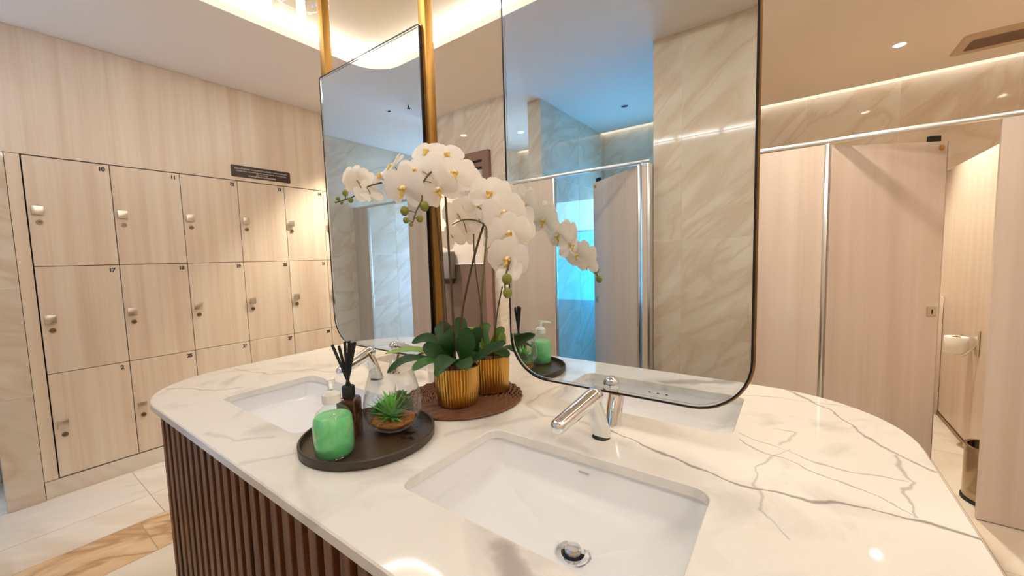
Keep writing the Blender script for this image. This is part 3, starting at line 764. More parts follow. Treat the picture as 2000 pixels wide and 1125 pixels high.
# ------------------------------------------------------------------ vanity island
CT = 0.85; CB = 0.828
IX0, IX1, IY0, IY1 = -2.016, 0.242, 0.322, 1.522
MIRY = 0.925
BAS = [(-0.640, -0.118), (-1.580, -1.058)]
BY0, BY1 = 0.475, 0.787
holes = []
for x0, x1 in BAS:
    holes.append((x0, x1, BY0, BY1)); holes.append((x0, x1, 2*MIRY-BY1, 2*MIRY-BY0))
bm = bmesh.new()
def loop_at(pts, z): return [bm.verts.new((x, y, z)) for x, y in pts]
RC = 0.315
o_top = loop_at(rrect(IX0+.003, IX1-.003, IY0+.003, IY1-.003, RC-.003, 14), CT)
edges = [bm.edges.new((o_top[i], o_top[(i+1) % len(o_top)])) for i in range(len(o_top))]
hl = []
for h in holes:
    l = loop_at(rrect(h[0]-.002, h[1]+.002, h[2]-.002, h[3]+.002, 0.034, 6), CT); hl.append(l)
    edges += [bm.edges.new((l[i], l[(i+1) % len(l)])) for i in range(len(l))]
bmesh.ops.triangle_fill(bm, edges=edges, use_beauty=True)
o_s = loop_at(rrect(IX0, IX1, IY0, IY1, RC, 14), CT-.003); o_b = loop_at(rrect(IX0, IX1, IY0, IY1, RC, 14), CB)
loops_faces(bm, o_top, o_s); loops_faces(bm, o_s, o_b)
hb = []
for h, l in zip(holes, hl):
    a = loop_at(rrect(*h, 0.032, 6), CT-.002); b = loop_at(rrect(*h, 0.032, 6), CB)
    loops_faces(bm, l, a); loops_faces(bm, a, b); hb.append(b)
edges = [bm.edges.get((o_b[i], o_b[(i+1) % len(o_b)])) for i in range(len(o_b))]
for b in hb: edges += [bm.edges.get((b[i], b[(i+1) % len(b)])) for i in range(len(b))]
bmesh.ops.triangle_fill(bm, edges=edges, use_beauty=True)
tag(bm_obj('countertop', bm, M['marble']), 'white grey-veined marble countertop with rounded corners on the vanity island', 'countertop')

# slatted base
vc = empty('vanity_base', ((IX0+IX1)/2, MIRY, 0), 'dark walnut slatted base of the vanity island', 'cabinet')
ins = 0.045
bm = bmesh.new()
ou = rrect(IX0+ins, IX1-ins, IY0+ins, IY1-ins, RC-ins, 14); inn = rrect(IX0+ins+.012, IX1-ins-.012, IY0+ins+.012, IY1-ins-.012, RC-ins-.012, 14)
a = loop_at(ou, 0.002); b = loop_at(ou, CB-0.001); c_ = loop_at(inn, CB-0.001); d_ = loop_at(inn, 0.002)
loops_faces(bm, a, b); loops_faces(bm, b, c_); loops_faces(bm, c_, d_); loops_faces(bm, d_, a)
local(bm_obj('carcass', bm, M['walnut_back']), vc)
sp_in = 0.024
pathp = rrect(IX0+sp_in, IX1-sp_in, IY0+sp_in, IY1-sp_in, RC-sp_in, 24)
tot = sum((Vector(pathp[i])-Vector(pathp[(i+1) % len(pathp)])).length for i in range(len(pathp)))
nsl = round(tot/0.0545); step = tot/nsl
sbm = box_bm(-0.0145, 0.0145, 0.0, 0.0205, 0.004, CB-0.0015, 0.0015)
bmesh.ops.recalc_face_normals(sbm, faces=sbm.faces)
sme = bpy.data.meshes.new('slat'); sbm.to_mesh(sme); sbm.free(); sme.materials.append(M['walnut'])
acc = 0.0; nxt = 0.0
for i in range(len(pathp)):
    p, q = Vector(pathp[i]), Vector(pathp[(i+1) % len(pathp)]); ln = (q-p).length
    if ln < 1e-9: continue
    tdir = (q-p)/ln
    while nxt < acc+ln-1e-9:
        pt = p + tdir*(nxt-acc)
        o = bpy.data.objects.new('slat', sme); link(o)
        nrm = Vector((-tdir.y, tdir.x))           # inwards for a counter-clockwise path
        o.matrix_world = Matrix(((tdir.x, nrm.x, 0, pt.x), (tdir.y, nrm.y, 0, pt.y), (0, 0, 1, 0), (0, 0, 0, 1)))
        o.parent = vc; o.matrix_parent_inverse = Matrix.Translation(-Vector(vc.location))
        nxt += step
    acc += ln

# basins
def basin_mesh():
    """local coords: centre of the cut-out at the origin, z = 0 at the slab underside; +Y towards the tap"""
    hx, hy = (BAS[0][1]-BAS[0][0])/2+0.006, (BY1-BY0)/2+0.006
    dx, dy = 0.03, 0.035                          # drain place
    bm = bmesh.new(); rings = []
    def zf(x, y):
        e = min(1.0, abs(x-dx*0)/ (hx-0.02))
        return -0.122 + 0.062*e**1.6
    def ringpts(h1, h2, r, cx=0, cy=0): return rrect(cx-h1, cx+h1, cy-h2, cy+h2, r, 8)
    rings.append([(x, y, -0.0005) for x, y in ringpts(hx+0.025, hy+0.025, 0.05)])
    rings.append([(x, y, -0.0005) for x, y in ringpts(hx, hy, 0.036)])
    for t, ix in ((0.12, 0.002), (0.5, 0.008), (0.82, 0.0135), (0.90, 0.0155), (0.955, 0.019), (0.985, 0.024), (1.0, 0.031)):
        pts = ringpts(hx-ix, hy-ix, 0.034)
        rings.append([(x, y, zf(x, y)*t) for x, y in pts])
    for ix in (0.036, 0.05):
        pts = ringpts(hx-ix, hy-ix, 0.03)
        rings.append([(x, y, zf(x, y)) for x, y in pts])
    last = ringpts(hx-0.05, hy-0.05, 0.03)
    for k in (0.75, 0.52):
        rings.append([(dx+(x-dx)*k, dy+(y-dy)*k, zf(dx+(x-dx)*k, 0)*(1.0)-0.004*(1-k)) for x, y in last])
    n = len(last)
    for rr_, zz_ in ((0.036, -0.1245), (0.024, -0.129)):
        rings.append([(dx+rr_*math.cos(math.atan2(y-dy, x-dx)), dy+rr_*math.sin(math.atan2(y-dy, x-dx)), zz_) for x, y in last])
    vs = [[bm.verts.new(p) for p in r] for r in rings]
    for a, b in zip(vs, vs[1:]): loops_faces(bm, a, b)
    bm.faces.new(vs[-1])
    bmesh.ops.recalc_face_normals(bm, faces=bm.faces)
    me = bpy.data.meshes.new('bowl'); bm.to_mesh(me); bm.free(); me.materials.append(M['ceramic']); smooth_me(me, 60)
    return me, dx, dy, hy
bme, ddx, ddy, bhy = basin_mesh()
blab = {(0, 0): 'white undermount basin nearest the camera with chrome drain', (1, 0): 'white undermount basin at the left behind the soap bottle',
        (0, 1): 'white undermount basin behind the near mirror', (1, 1): 'white undermount basin behind the far mirror'}
flab = {(0, 0): 'chrome angled tap at the near basin', (1, 0): 'chrome angled tap at the left basin behind the reed diffuser',
        (0, 1): 'chrome tap standing behind the near mirror', (1, 1): 'chrome tap standing behind the far mirror'}
def make_basin(cx, cy, flip, label):
    t = empty('basin', (cx, cy, CB), label, 'basin', 'undermount basins of the vanity island')
    t.rotation_euler = (0, 0, PI if flip else 0)
    o = bpy.data.objects.new('bowl', bme); link(o, t)
    d = lathe('drain', [(0.034, -0.1225), (0.0335, -0.1195), (0.024, -0.1205), (0.021, -0.1285)], M['chrome'], t, 24, (ddx, ddy, 0))
    lathe('drain_plug', [(0.0001, -0.1085), (0.014, -0.1088), (0.0165, -0.111), (0.0165, -0.118), (0.012, -0.120), (0.012, -0.128)], M['chrome'], t, 24, (ddx, ddy, 0))
    lathe('drain_gap', [(0.0125, -0.1262), (0.0225, -0.1262)], M['black'], t, 24, (ddx, ddy, 0))
    for k in (-1, 0, 1):
        tube('overflow_hole', [(k*0.029, -bhy+0.0005, -0.020), (k*0.029, -bhy+0.0042, -0.020)], 0.006, M['black'], t, 12)
    box('maker_mark', -0.015+0.0, 0.010, bhy-0.0072, bhy-0.0062, -0.024, -0.0205, M['mark'], t)
    return t
def make_faucet(cx, cy, flip, label, swing=0.0):
    """base at the origin; spout reaches out over local -Y"""
    t = empty('tap', (cx, cy, CT), label, 'tap', 'chrome basin taps')
    t.rotation_euler = (0, 0, PI - swing if flip else swing)
    base = tube('body', catmull([(0, 0.001, 0.0010), (0, 0.0, 0.008), (0, -0.012, 0.045), (0, -0.032, 0.095), (0, -0.036, 0.106)], 6), 0.0215, M['chrome'], t, 24)
    # spout: rounded bar with domed tip and heel
    p0, p1 = Vector((0, -0.024, 0.108)), Vector((0, -0.138, 0.062))
    d = (p1-p0).normalized(); R0, R1 = 0.0215, 0.0185
    path, rad = [], []
    for k in range(7):
        a = PI/2*k/6; path.append(p0 - d*R0*math.cos(a)); rad.append(max(0.0006, R0*math.sin(a)))
    for k in range(1, 6): path.append(p0.lerp(p1, k/6)); rad.append(R0+(R1-R0)*k/6)
    for k in range(7):
        a = PI/2*k/6; path.append(p1 + d*R1*math.sin(a)); rad.append(max(0.0006, R1*math.cos(a)))
    tube('spout', path, rad, M['chrome'], t, 24)
    lathe('base_gap', [(0.0001, 0.0006), (0.0225, 0.0006), (0.0225, 0.0012), (0.0001, 0.0012)], M['black'], t, 24, (0.002, -0.004, 0))
    e = p0.lerp(p1, 0.45); tube('sensor_eye', [e + Vector((0, -0.004, -0.0212)), e + Vector((0, -0.005, -0.0235))], 0.004, M['black'], t, 12)
    return t
FY = 0.893
for i, (x0, x1) in enumerate(BAS):
    cx = (x0+x1)/2
    for s in (0, 1):
        cy = (BY0+BY1)/2 if s == 0 else 2*MIRY-(BY0+BY1)/2
        make_basin(cx, cy, s == 1, blab[(i, s)])
        fx, sw = (-0.382, -0.37) if i == 0 else (-1.297, -0.08)
        make_faucet(fx, FY if s == 0 else 2*MIRY-FY+0.012, s == 1, flab[(i, s)], sw if s == 0 else 0.0)

# ------------------------------------------------------------------ hanging mirrors and brass posts
def prism_y(pts, y0, y1, name, mat, parent):
    """flat plate of outline (x, z) between two y planes"""
    bm = bmesh.new()
    a = [bm.verts.new((x, y0, z)) for x, z in pts]; b = [bm.verts.new((x, y1, z)) for x, z in pts]
    bm.faces.new(a); bm.faces.new(b[::-1]); loops_faces(bm, a, b)
    return local(bm_obj(name, bm, mat), parent)
def frame_y(po, pi, y0, y1, name, mat, parent):
    bm = bmesh.new()
    a = [bm.verts.new((x, y0, z)) for x, z in po]; b = [bm.verts.new((x, y0, z)) for x, z in pi]
    c = [bm.verts.new((x, y1, z)) for x, z in pi]; d = [bm.verts.new((x, y1, z)) for x, z in po]
    loops_faces(bm, a, b); loops_faces(bm, b, c); loops_faces(bm, c, d); loops_faces(bm, d, a)
    return local(bm_obj(name, bm, mat), parent)
def hanging_mirror(x0, x1, posts, label):
    z0, z1 = 0.958, 2.062
    t = empty('hanging_mirror', ((x0+x1)/2, MIRY, z0), label, 'mirror', 'frameless-looking hanging mirrors over the vanity')
    def out(d): return rrect(x0-d, x1+d, z0-d, z1+d, (0.004+max(d, 0), 0.004+max(d, 0), 0.115+d, 0.115+d), 10)
    prism_y(out(-0.004), MIRY, MIRY+0.002, 'mirror_glass', M['mirror'], t)
    frame_y(out(0.0005), out(-0.004), MIRY-0.002, MIRY+0.003, 'bevel_trim', M['chrome'], t)
    frame_y(out(0.0045), out(0.0005), MIRY-0.003, MIRY+0.005, 'frame', M['black_metal'], t)
    frame_y(out(0.0085), out(0.0), MIRY+0.0052, MIRY+0.009, 'rear_frame', M['bronze'], t)
    prism_y(out(0.0), MIRY+0.0031, MIRY+0.005, 'backing_board', M['black'], t)
    prism_y(out(-0.001), MIRY+0.0055, MIRY+0.0075, 'rear_mirror_glass', M['mirror'], t)
    for px_, zb in posts:
        local(box('post', px_-0.017, px_+0.017, MIRY+0.0095, MIRY+0.0425, zb, 2.705, M['brass'], None, 0.002, 2), t)
        local(box('ceiling_plate', px_-0.035, px_+0.035, MIRY-0.009, MIRY+0.061, 2.705, 2.7115, M['brass']), t)
    return t
hanging_mirror(-0.673, -0.070, ((-0.60, 1.7), (-0.143, 1.7)), 'large near mirror with rounded lower corners hanging above the near tap')
hanging_mirror(-1.622, -1.014, ((-1.612, 1.9), (-1.008, CT+0.001)), 'narrow-looking far mirror with brass posts left of the orchids')

# pendant globe
pg = empty('globe_pendant', (-1.879, 1.0006, 2.500), 'clear glass globe pendant lamp with a bright bulb behind the left brass post', 'pendant lamp')
pr = [(0.124*math.sin(PI*k/20), -0.124*math.cos(PI*k/20)) for k in range(0, 20)]
pr = [(max(r_, 0.0002), z_) for r_, z_ in pr]
local(lathe('globe', pr, M['globe'], None, 40, (-1.879, 1.0006, 2.500)), pg)
local(lathe('globe_inner', [(r_*0.985+0.00001, z_*0.985) for r_, z_ in pr], M['globe'], None, 40, (-1.879, 1.0006, 2.500)), pg)
local(lathe('bulb', [(0.0002, -0.075), (0.012, -0.070), (0.017, -0.05), (0.017, 0.05), (0.012, 0.075)], M['filament'], None, 20, (-1.879, 1.0006, 2.523)), pg)
local(lathe('socket', [(0.013, 0.075), (0.03, 0.078), (0.03, 0.125), (0.012, 0.14), (0.012, 0.187)], M['brass'], None, 20, (-1.879, 1.0006, 2.523)), pg)

# ------------------------------------------------------------------ tray with soap, diffuser, terrarium
TX, TY, TR = -0.873, 0.570, 0.163
tr0 = empty('round_tray', (TX, TY, CT), 'round dark lacquer tray with a low rim holding soap and terrarium', 'tray')
local(lathe('rim', [(0.150, 0.0005), (0.158, 0.0005), (0.163, 0.004), (0.1635, 0.020), (0.161, 0.0225), (0.158, 0.0215), (0.1565, 0.008), (0.155, 0.0065)], M['tray'], None, 72, (TX, TY, CT)), tr0)
local(lathe('tray_floor', [(0.0001, 0.0065), (0.1555, 0.0065)], M['tray_top'], None, 72, (TX, TY, CT)), tr0)
local(lathe('tray_base', [(0.0001, 0.0006), (0.1505, 0.0006)], M['tray'], None, 72, (TX, TY, CT)), tr0)
TZ = CT+0.0068
# soap
SX, SY = -0.858, 0.468
so = empty('soap_dispenser', (SX, SY, TZ), 'clear pump bottle of green hand soap at the front of the tray', 'soap dispenser')
bp = [(0.0001, 0.001), (0.038, 0.001), (0.0435, 0.006), (0.0445, 0.03), (0.0445, 0.070), (0.042, 0.088), (0.034, 0.103), (0.022, 0.113), (0.0155, 0.119), (0.0145, 0.128)]
local(lathe('bottle', bp, M['bottle'], None, 40, (SX, SY, TZ), 60), so)
lq = [(0.0001, 0.004), (0.037, 0.004), (0.0415, 0.008), (0.0428, 0.03), (0.0428, 0.070), (0.0405, 0.0865), (0.0365, 0.0935), (0.0001, 0.0935)]
local(lathe('liquid', lq, M['soap'], None, 40, (SX, SY, TZ), 60), so)
local(lathe('collar', [(0.0135, 0.124), (0.0205, 0.124), (0.0205, 0.143), (0.0165, 0.147), (0.014, 0.150), (0.010, 0.151), (0.0065, 0.152), (0.0055, 0.166)], M['plastic_white'], None, 28, (SX, SY, TZ), 35), so)
pd = Vector((0.88, -0.48, 0)); px0 = Vector((SX, SY, TZ+0.171))
local(tube('pump_head', [px0+Vector((0, 0, -0.006)), px0+Vector((0, 0, 0.007))], 0.0095, M['plastic_white'], None, 20), so)
local(tube('nozzle', catmull([px0, px0+pd*0.02, px0+pd*0.036+Vector((0, 0, -0.001)), px0+pd*0.043+Vector((0, 0, -0.006))], 4), [0.0055]*4+[0.0048]*4+[0.004]*5, M['plastic_white'], None, 12), so)
# diffuser
DX, DY = -0.916, 0.545
df = empty('reed_diffuser', (DX, DY, TZ), 'amber glass reed diffuser with black sticks behind the soap bottle', 'diffuser')
bm = bmesh.new(); lv_ = []
for hw, zz in ((0.022, 0.001), (0.0245, 0.004), (0.0245, 0.092), (0.022, 0.098), (0.014, 0.102)):
    lv_.append([bm.verts.new((DX+x*0.809-y*0.588, DY+x*0.588+y*0.809, TZ+zz)) for x, y in rrect(-hw, hw, -hw, hw, min(0.007, hw*.5), 4)])
for a, b in zip(lv_, lv_[1:]): loops_faces(bm, a, b)
bm.faces.new(lv_[0]); bm.faces.new(lv_[-1])
local(bm_obj('bottle', bm, M['amber'], None, True), df)
local(lathe('cap', [(0.0001, 0.1022), (0.0150, 0.1022), (0.0155, 0.106), (0.0155, 0.128), (0.0145, 0.130), (0.0001, 0.130)], M['black'], None, 24, (DX, DY, TZ), 30), df)
for (a1, a2, hgt) in ((-0.034, 0.0, 0.236), (-0.020, 0.006, 0.232), (0.000, -0.004, 0.244), (0.008, 0.004, 0.244), (0.017, 0.002, 0.240), (0.025, -0.002, 0.242)):
    e = Vector((DX+a1*0.81-a2*0.585, DY+a1*0.585+a2*0.81, TZ+hgt))
    b0 = Vector((DX-a1*0.15*0.81, DY-a1*0.15*0.585, TZ+0.129))
    local(tube('reed', [b0, e], 0.0038, M['black'], None, 8), df)
# terrarium
BX, BY = -0.857, 0.633
tb = empty('terrarium', (BX, BY, TZ), 'glass bowl of gravel with green artificial succulents on the tray', 'terrarium')
gp = [(0.0001, 0.0008), (0.030, 0.001), (0.050, 0.008), (0.066, 0.026), (0.074, 0.052), (0.0745, 0.075), (0.070, 0.105), (0.062, 0.135), (0.055, 0.158)]
gi = [(r_-0.002 if r_ > 0.002 else r_, z_+0.0025) for r_, z_ in gp]
local(lathe('glass_bowl', gp + [(0.0545, 0.1595), (0.053, 0.158)] + gi[::-1][1:], M['glass'], None, 48, (BX, BY, TZ), 70), tb)
bm = bmesh.new(); VV, FF = lathe_data([(0.0001, 0.006), (0.028, 0.0062), (0.046, 0.0125), (0.0555, 0.0225), (0.0565, 0.0265), (0.045, 0.030), (0.02, 0.031), (0.0001, 0.031)], 40, (BX, BY, TZ))
vv = [bm.verts.new(v) for v in VV]
for f in FF: bm.faces.new([vv[i] for i in f])
bmesh.ops.remove_doubles(bm, verts=bm.verts, dist=1e-6)
for v in bm.verts:
    if v.co.z > TZ+0.025: v.co.z += random.uniform(-0.002, 0.003)
g_ = local(bm_obj('gravel', bm, M['gravel'], None, True, 80), tb); g_['kind'] = 'stuff'
pb = bmesh.new()
for k in range(170):
    a = random.uniform(0, 2*PI); rr = 0.056*math.sqrt(random.random()); s = random.uniform(0.0018, 0.0034)
    bmesh.ops.create_icosphere(pb, subdivisions=1, radius=s, matrix=Matrix.Translation((BX+rr*math.cos(a), BY+rr*math.sin(a), TZ+0.032-0.004*(rr/0.056)**2+random.uniform(-.001, .002))))
g_ = local(bm_obj('pebbles', pb, M['gravel'], None, True, 80), tb); g_['kind'] = 'stuff'
def blade(bm, base, dirv, ln, w, bend):
    d = dirv.normalized(); sd = d.cross(Vector((0, 0, 1)));
    if sd.length < 1e-3: sd = Vector((1, 0, 0))
    sd.normalize(); nn = sd.cross(d).normalized(); pr_ = None
    for k in range(6):
        t = k/5; wv = w*(math.sin(PI*(0.25+0.75*t)) if t > 0 else 0.7); p = base + d*ln*t - Vector((0, 0, 1))*bend*t*t
        wv = max(wv, 0.0003)
        row = [bm.verts.new(p - sd*wv + nn*wv*0.35), bm.verts.new(p - nn*wv*0.35), bm.verts.new(p + sd*wv + nn*wv*0.35)]
        if pr_:
            for q in range(2): bm.faces.new((pr_[q], pr_[q+1], row[q+1], row[q]))
            bm.faces.new((pr_[2], pr_[0], row[0], row[2]))
        pr_ = row
sb = bmesh.new()
sc0 = Vector((BX+0.012, BY-0.014, TZ+0.034))
for k in range(46):
    a = k*2.39996; el = 0.12 + 1.25*(k/46.0)
    blade(sb, sc0+Vector((0, 0, 0.001*k*0.2)), Vector((math.cos(a)*math.cos(el), math.sin(a)*math.cos(el), math.sin(el))), random.uniform(0.040, 0.046) if el < .5 else random.uniform(.062, .08), 0.0050, 0.006 if el < .9 else 0.002)
local(bm_obj('spiky_succulent', sb, M['succulent'], None, True, 60), tb)
def rosette(cx, cy, cz, n, ln, w, mat, name):
    b = bmesh.new()
    for k in range(n):
        a = k*2.39996; el = 0.15+1.1*(k/n)
        blade(b, Vector((cx, cy, cz+0.0004*k)), Vector((math.cos(a)*math.cos(el), math.sin(a)*math.cos(el), math.sin(el))), ln*(1-0.4*k/n), w, 0.0)
    return local(bm_obj(name, b, mat, None, True, 60), tb)
rosette(BX-0.026, BY-0.020, TZ+0.040, 34, 0.031, 0.0095, M['succulent_dark'], 'leafy_succulent')
rosette(BX-0.028, BY+0.014, TZ+0.046, 34, 0.034, 0.0095, M['succulent_dark'], 'leafy_succulent')
rosette(BX+0.002, BY+0.026, TZ+0.060, 34, 0.038, 0.0095, M['leaf_mid'], 'leafy_succulent')
rosette(BX+0.026, BY+0.016, TZ+0.056, 30, 0.034, 0.0095, M['succulent_dark'], 'leafy_succulent')
tw = bmesh.new()
for k in range(9):
    a = random.uniform(0, 2*PI); p0 = Vector((BX-0.01+random.uniform(-.02, .02), BY+random.uniform(-.02, .02), TZ+0.05))
    e = p0 + Vector((0.026*math.cos(a), 0.026*math.sin(a), random.uniform(0.03, 0.055)))
    tube_bm([p0, p0.lerp(e, .5)+Vector((0, 0, .006)), e], [0.0009, 0.0008, 0.0004], 5, tw)
local(bm_obj('twigs', tw, M['stem_green'], None, True), tb)

# ------------------------------------------------------------------ woven mat
MX, MY, MR = -0.868, 0.917, 0.190
mt = empty('woven_mat', (MX, MY, CT), 'round woven brown rattan placemat under the gold pots', 'placemat')
wb = bmesh.new()
nr = 26
for k in range(nr):
    rr = 0.010 + (MR-0.012)*k/(nr-1)
    n = max(16, int(40+rr*420))
    rings_pts = []
    for i in range(n+1):
        a = 2*PI*i/n
        wob = 0.0016*math.sin(a*max(6, round(rr*170))+k*2.4)
        rings_pts.append((MX+(rr+wob*1.3)*math.cos(a), MY+(rr+wob*1.3)*math.sin(a), CT+0.0056+wob))
    tube_bm(rings_pts, 0.0034, 5, wb, caps=False)
local(bm_obj('rattan_weave', wb, M['rattan'], None, True, 80), mt)
local(lathe('mat_backing', [(0.0001, 0.0006), (MR-0.004, 0.0006), (MR-0.004, 0.002), (0.0001, 0.002)], M['rattan'], None, 64, (MX, MY, CT)), mt)

# ------------------------------------------------------------------ orchids
def petal_bm(ln, wd, curl, cup, base=0.12):
    bm = bmesh.new(); nu, nv = 10, 6; rows = []
    for i in range(nu+1):
        u = i/nu
        if u > 0.55: prof = math.sqrt(max(0.0, 1-((u-0.55)/0.45)**2.2))
        else: prof = base + (1-base)*math.sin(PI/2*u/0.55)**0.8
        if i == nu: prof = 0.10
        row = []
        for j in range(nv+1):
            v = -1+2*j/nv
            x = ln*(1-(1-u)**1.25)*(1-0.04*v*v*u); y = wd*0.5*prof*v
            z = -curl*ln*u*u + cup*wd*(abs(v)**2)*0.25*math.sin(PI*u) + 0.010*wd*math.sin(5*v+7*u)
            row.append(bm.verts.new((x, y, z)))
        rows.append(row)
    for i in range(nu):
        for j in range(nv): bm.faces.new((rows[i][j], rows[i][j+1], rows[i+1][j+1], rows[i+1][j]))
    me = bpy.data.meshes.new('petal'); bmesh.ops.recalc_face_normals(bm, faces=bm.faces); bm.to_mesh(me); bm.free()
    me.materials.append(M['petal']); smooth_me(me, 80); return me
PET = petal_bm(1.0, 1.22, 0.12, -0.35, 0.16); SEP = petal_bm(0.98, 0.74, 0.08, 0.30, 0.25)
# lip: trough with two side lobes and a forked tip
bm = bmesh.new()
def lobe(bm, path, wid, th=0.05):
    tube_bm(catmull(path, 3), [wid*(0.35+0.65*math.sin(PI*min(1, .15+.8*i/(len(path)*3-3)))) for i in range((len(path)-1)*3+1)], 7, bm)
lobe(bm, [(0, -0.02, 0.06), (0.0, -0.16, 0.20), (0.0, -0.28, 0.24), (0, -0.40, 0.16)], 0.085)
lobe(bm, [(0, -0.08, 0.08), (0.12, -0.06, 0.20), (0.17, 0.02, 0.30)], 0.07)
lobe(bm, [(0, -0.08, 0.08), (-0.12, -0.06, 0.20), (-0.17, 0.02, 0.30)], 0.07)
lobe(bm, [(0, -0.34, 0.20), (0.06, -0.44, 0.22), (0.10, -0.46, 0.30)], 0.03)
lobe(bm, [(0, -0.34, 0.20), (-0.06, -0.44, 0.22), (-0.10, -0.46, 0.30)], 0.03)
bmesh.ops.recalc_face_normals(bm, faces=bm.faces)
LIP = bpy.data.meshes.new('lip'); bm.to_mesh(LIP); bm.free(); LIP.materials.append(M['lip_yellow']); smooth_me(LIP, 80)
bm = bmesh.new(); lobe(bm, [(0, 0.03, -0.06), (0, 0.05, 0.08), (0, 0.03, 0.20), (0, -0.03, 0.25)], 0.085)
bmesh.ops.recalc_face_normals(bm, faces=bm.faces)
CLM = bpy.data.meshes.new('flower'); bm.to_mesh(CLM); bm.free(); CLM.materials.append(M['column']); smooth_me(CLM, 80)

def put(o, parent, world):
    o.parent = parent; o.matrix_parent_inverse = Matrix.Identity(4)
    o.matrix_basis = Matrix.Translation(-Vector(parent.location)) @ world
def flower(parent, pos, face, size, roll):
    z = Vector(face).normalized(); x = Vector((0, 0, 1)).cross(z)
    if x.length < 1e-3: x = Vector((1, 0, 0))
    x.normalize(); y = z.cross(x)
    Rm = Matrix((x, y, z)).transposed().to_4x4() @ Matrix.Rotation(math.radians(roll), 4, 'Z')
    fo = bpy.data.objects.new('flower', CLM); link(fo)
    put(fo, parent, Matrix.Translation(Vector(pos)) @ Rm @ Matrix.Scale(size, 4))
    for nm, me, ang, zz, tilt in (('sepal', SEP, 90, -0.03, 8), ('sepal', SEP, 212, -0.035, 5), ('sepal', SEP, 328, -0.03, 5), ('petal', PET, 12, 0.015, -6), ('petal', PET, 168, 0.02, -6)):
        p = bpy.data.objects.new(nm, me); link(p, fo)
        p.matrix_basis = Matrix.Rotation(math.radians(ang+random.uniform(-5, 5)), 4, 'Z') @ Matrix.Translation((0, 0, zz)) @ Matrix.Rotation(math.radians(tilt+random.uniform(-7, 7)), 4, 'Y')
    l = bpy.data.objects.new('lip', LIP); link(l, fo); l.scale = (0.85, 0.85, 0.85)
    return fo

FL = [
 ('S1',(-1.0844,0.7247,1.5415),(-0.908,0.2165,0.3586),0.05,10),
 ('S1',(-1.033,0.7206,1.4982),(-0.8249,0.1346,-0.549),0.047,-15),
 ('S1',(-0.978,0.7681,1.5797),(-0.587,-0.6711,0.4528),0.05,10),
 ('S1',(-0.8948,0.8319,1.6177),(0.267,-0.7954,0.5442),0.056,-10),
 ('S3',(-0.8682,0.7156,1.4952),(0.2286,-0.9564,-0.1818),0.066,-12),
 ('S3',(-0.868,0.7578,1.5469),(0.2931,-0.9377,0.1866),0.06,5),
 ('S3',(-0.7986,0.7779,1.4915),(0.3161,-0.9035,-0.2894),0.06,20),
 ('S3',(-0.7818,0.8191,1.5368),(0.7729,-0.6105,0.173),0.066,0),
 ('S3',(-0.8283,0.8409,1.5977),(0.6409,-0.5082,0.5753),0.055,25),
 ('S1',(-0.8022,0.9034,1.5374),(0.9773,-0.1485,0.1513),0.055,0),
 ('S2',(-0.7421,0.8647,1.455),(0.791,-0.5837,0.1833),0.042,10),
 ('S2',(-0.6663,0.8344,1.4715),(0.535,-0.8249,0.1828),0.058,-15),
 ('S2',(-0.605,0.8113,1.4143),(0.6642,-0.7469,-0.0299),0.058,10),
 ('S2',(-0.5626,0.7748,1.3589),(0.5372,-0.8399,-0.0771),0.054,5),
 ('S2',(-0.5345,0.7273,1.2975),(0.2954,-0.9472,-0.1247),0.052,-10),
 ('S2',(-0.5465,0.7959,1.3301),(0.9725,0.1952,0.1267),0.048,0),
 ('S2',(-0.6468,0.8711,1.45),(-0.2979,0.9543,0.0223),0.05,0),
 ('S2',(-0.5945,0.8549,1.4034),(-0.0649,0.9946,-0.0808),0.05,15),
 ('S2',(-0.5685,0.8202,1.3608),(-0.1739,0.9417,-0.288),0.048,-10),
 ('S2',(-0.5397,0.7612,1.303),(0.0869,0.979,-0.1844),0.042,0),
 ('S2',(-0.5251,0.7189,1.2686),(0.0745,0.8998,-0.4299),0.036,10),
 ('S1',(-1.0143,0.7516,1.5524),(-0.0559,-0.8678,0.4937),0.05,20),
 ('S1',(-1.1012,0.7139,1.5545),(-0.8784,-0.2831,0.3851),0.045,0),
 ('S4',(-0.9955,1.0535,1.4616),(-0.6516,0.7333,0.1938),0.055,0),
 ('S4',(-0.9859,1.0911,1.3943),(-0.4851,0.8537,-0.1892),0.055,20),
 ('S4',(-1.0071,1.0368,1.3754),(-0.8665,0.4717,-0.1634),0.052,-20),
 ('S4',(-0.9144,1.0848,1.4352),(-0.184,0.9826,0.0236),0.05,0),
 ('S4',(-0.8465,1.0773,1.3628),(0.0745,0.9436,-0.3226),0.046,0),
]
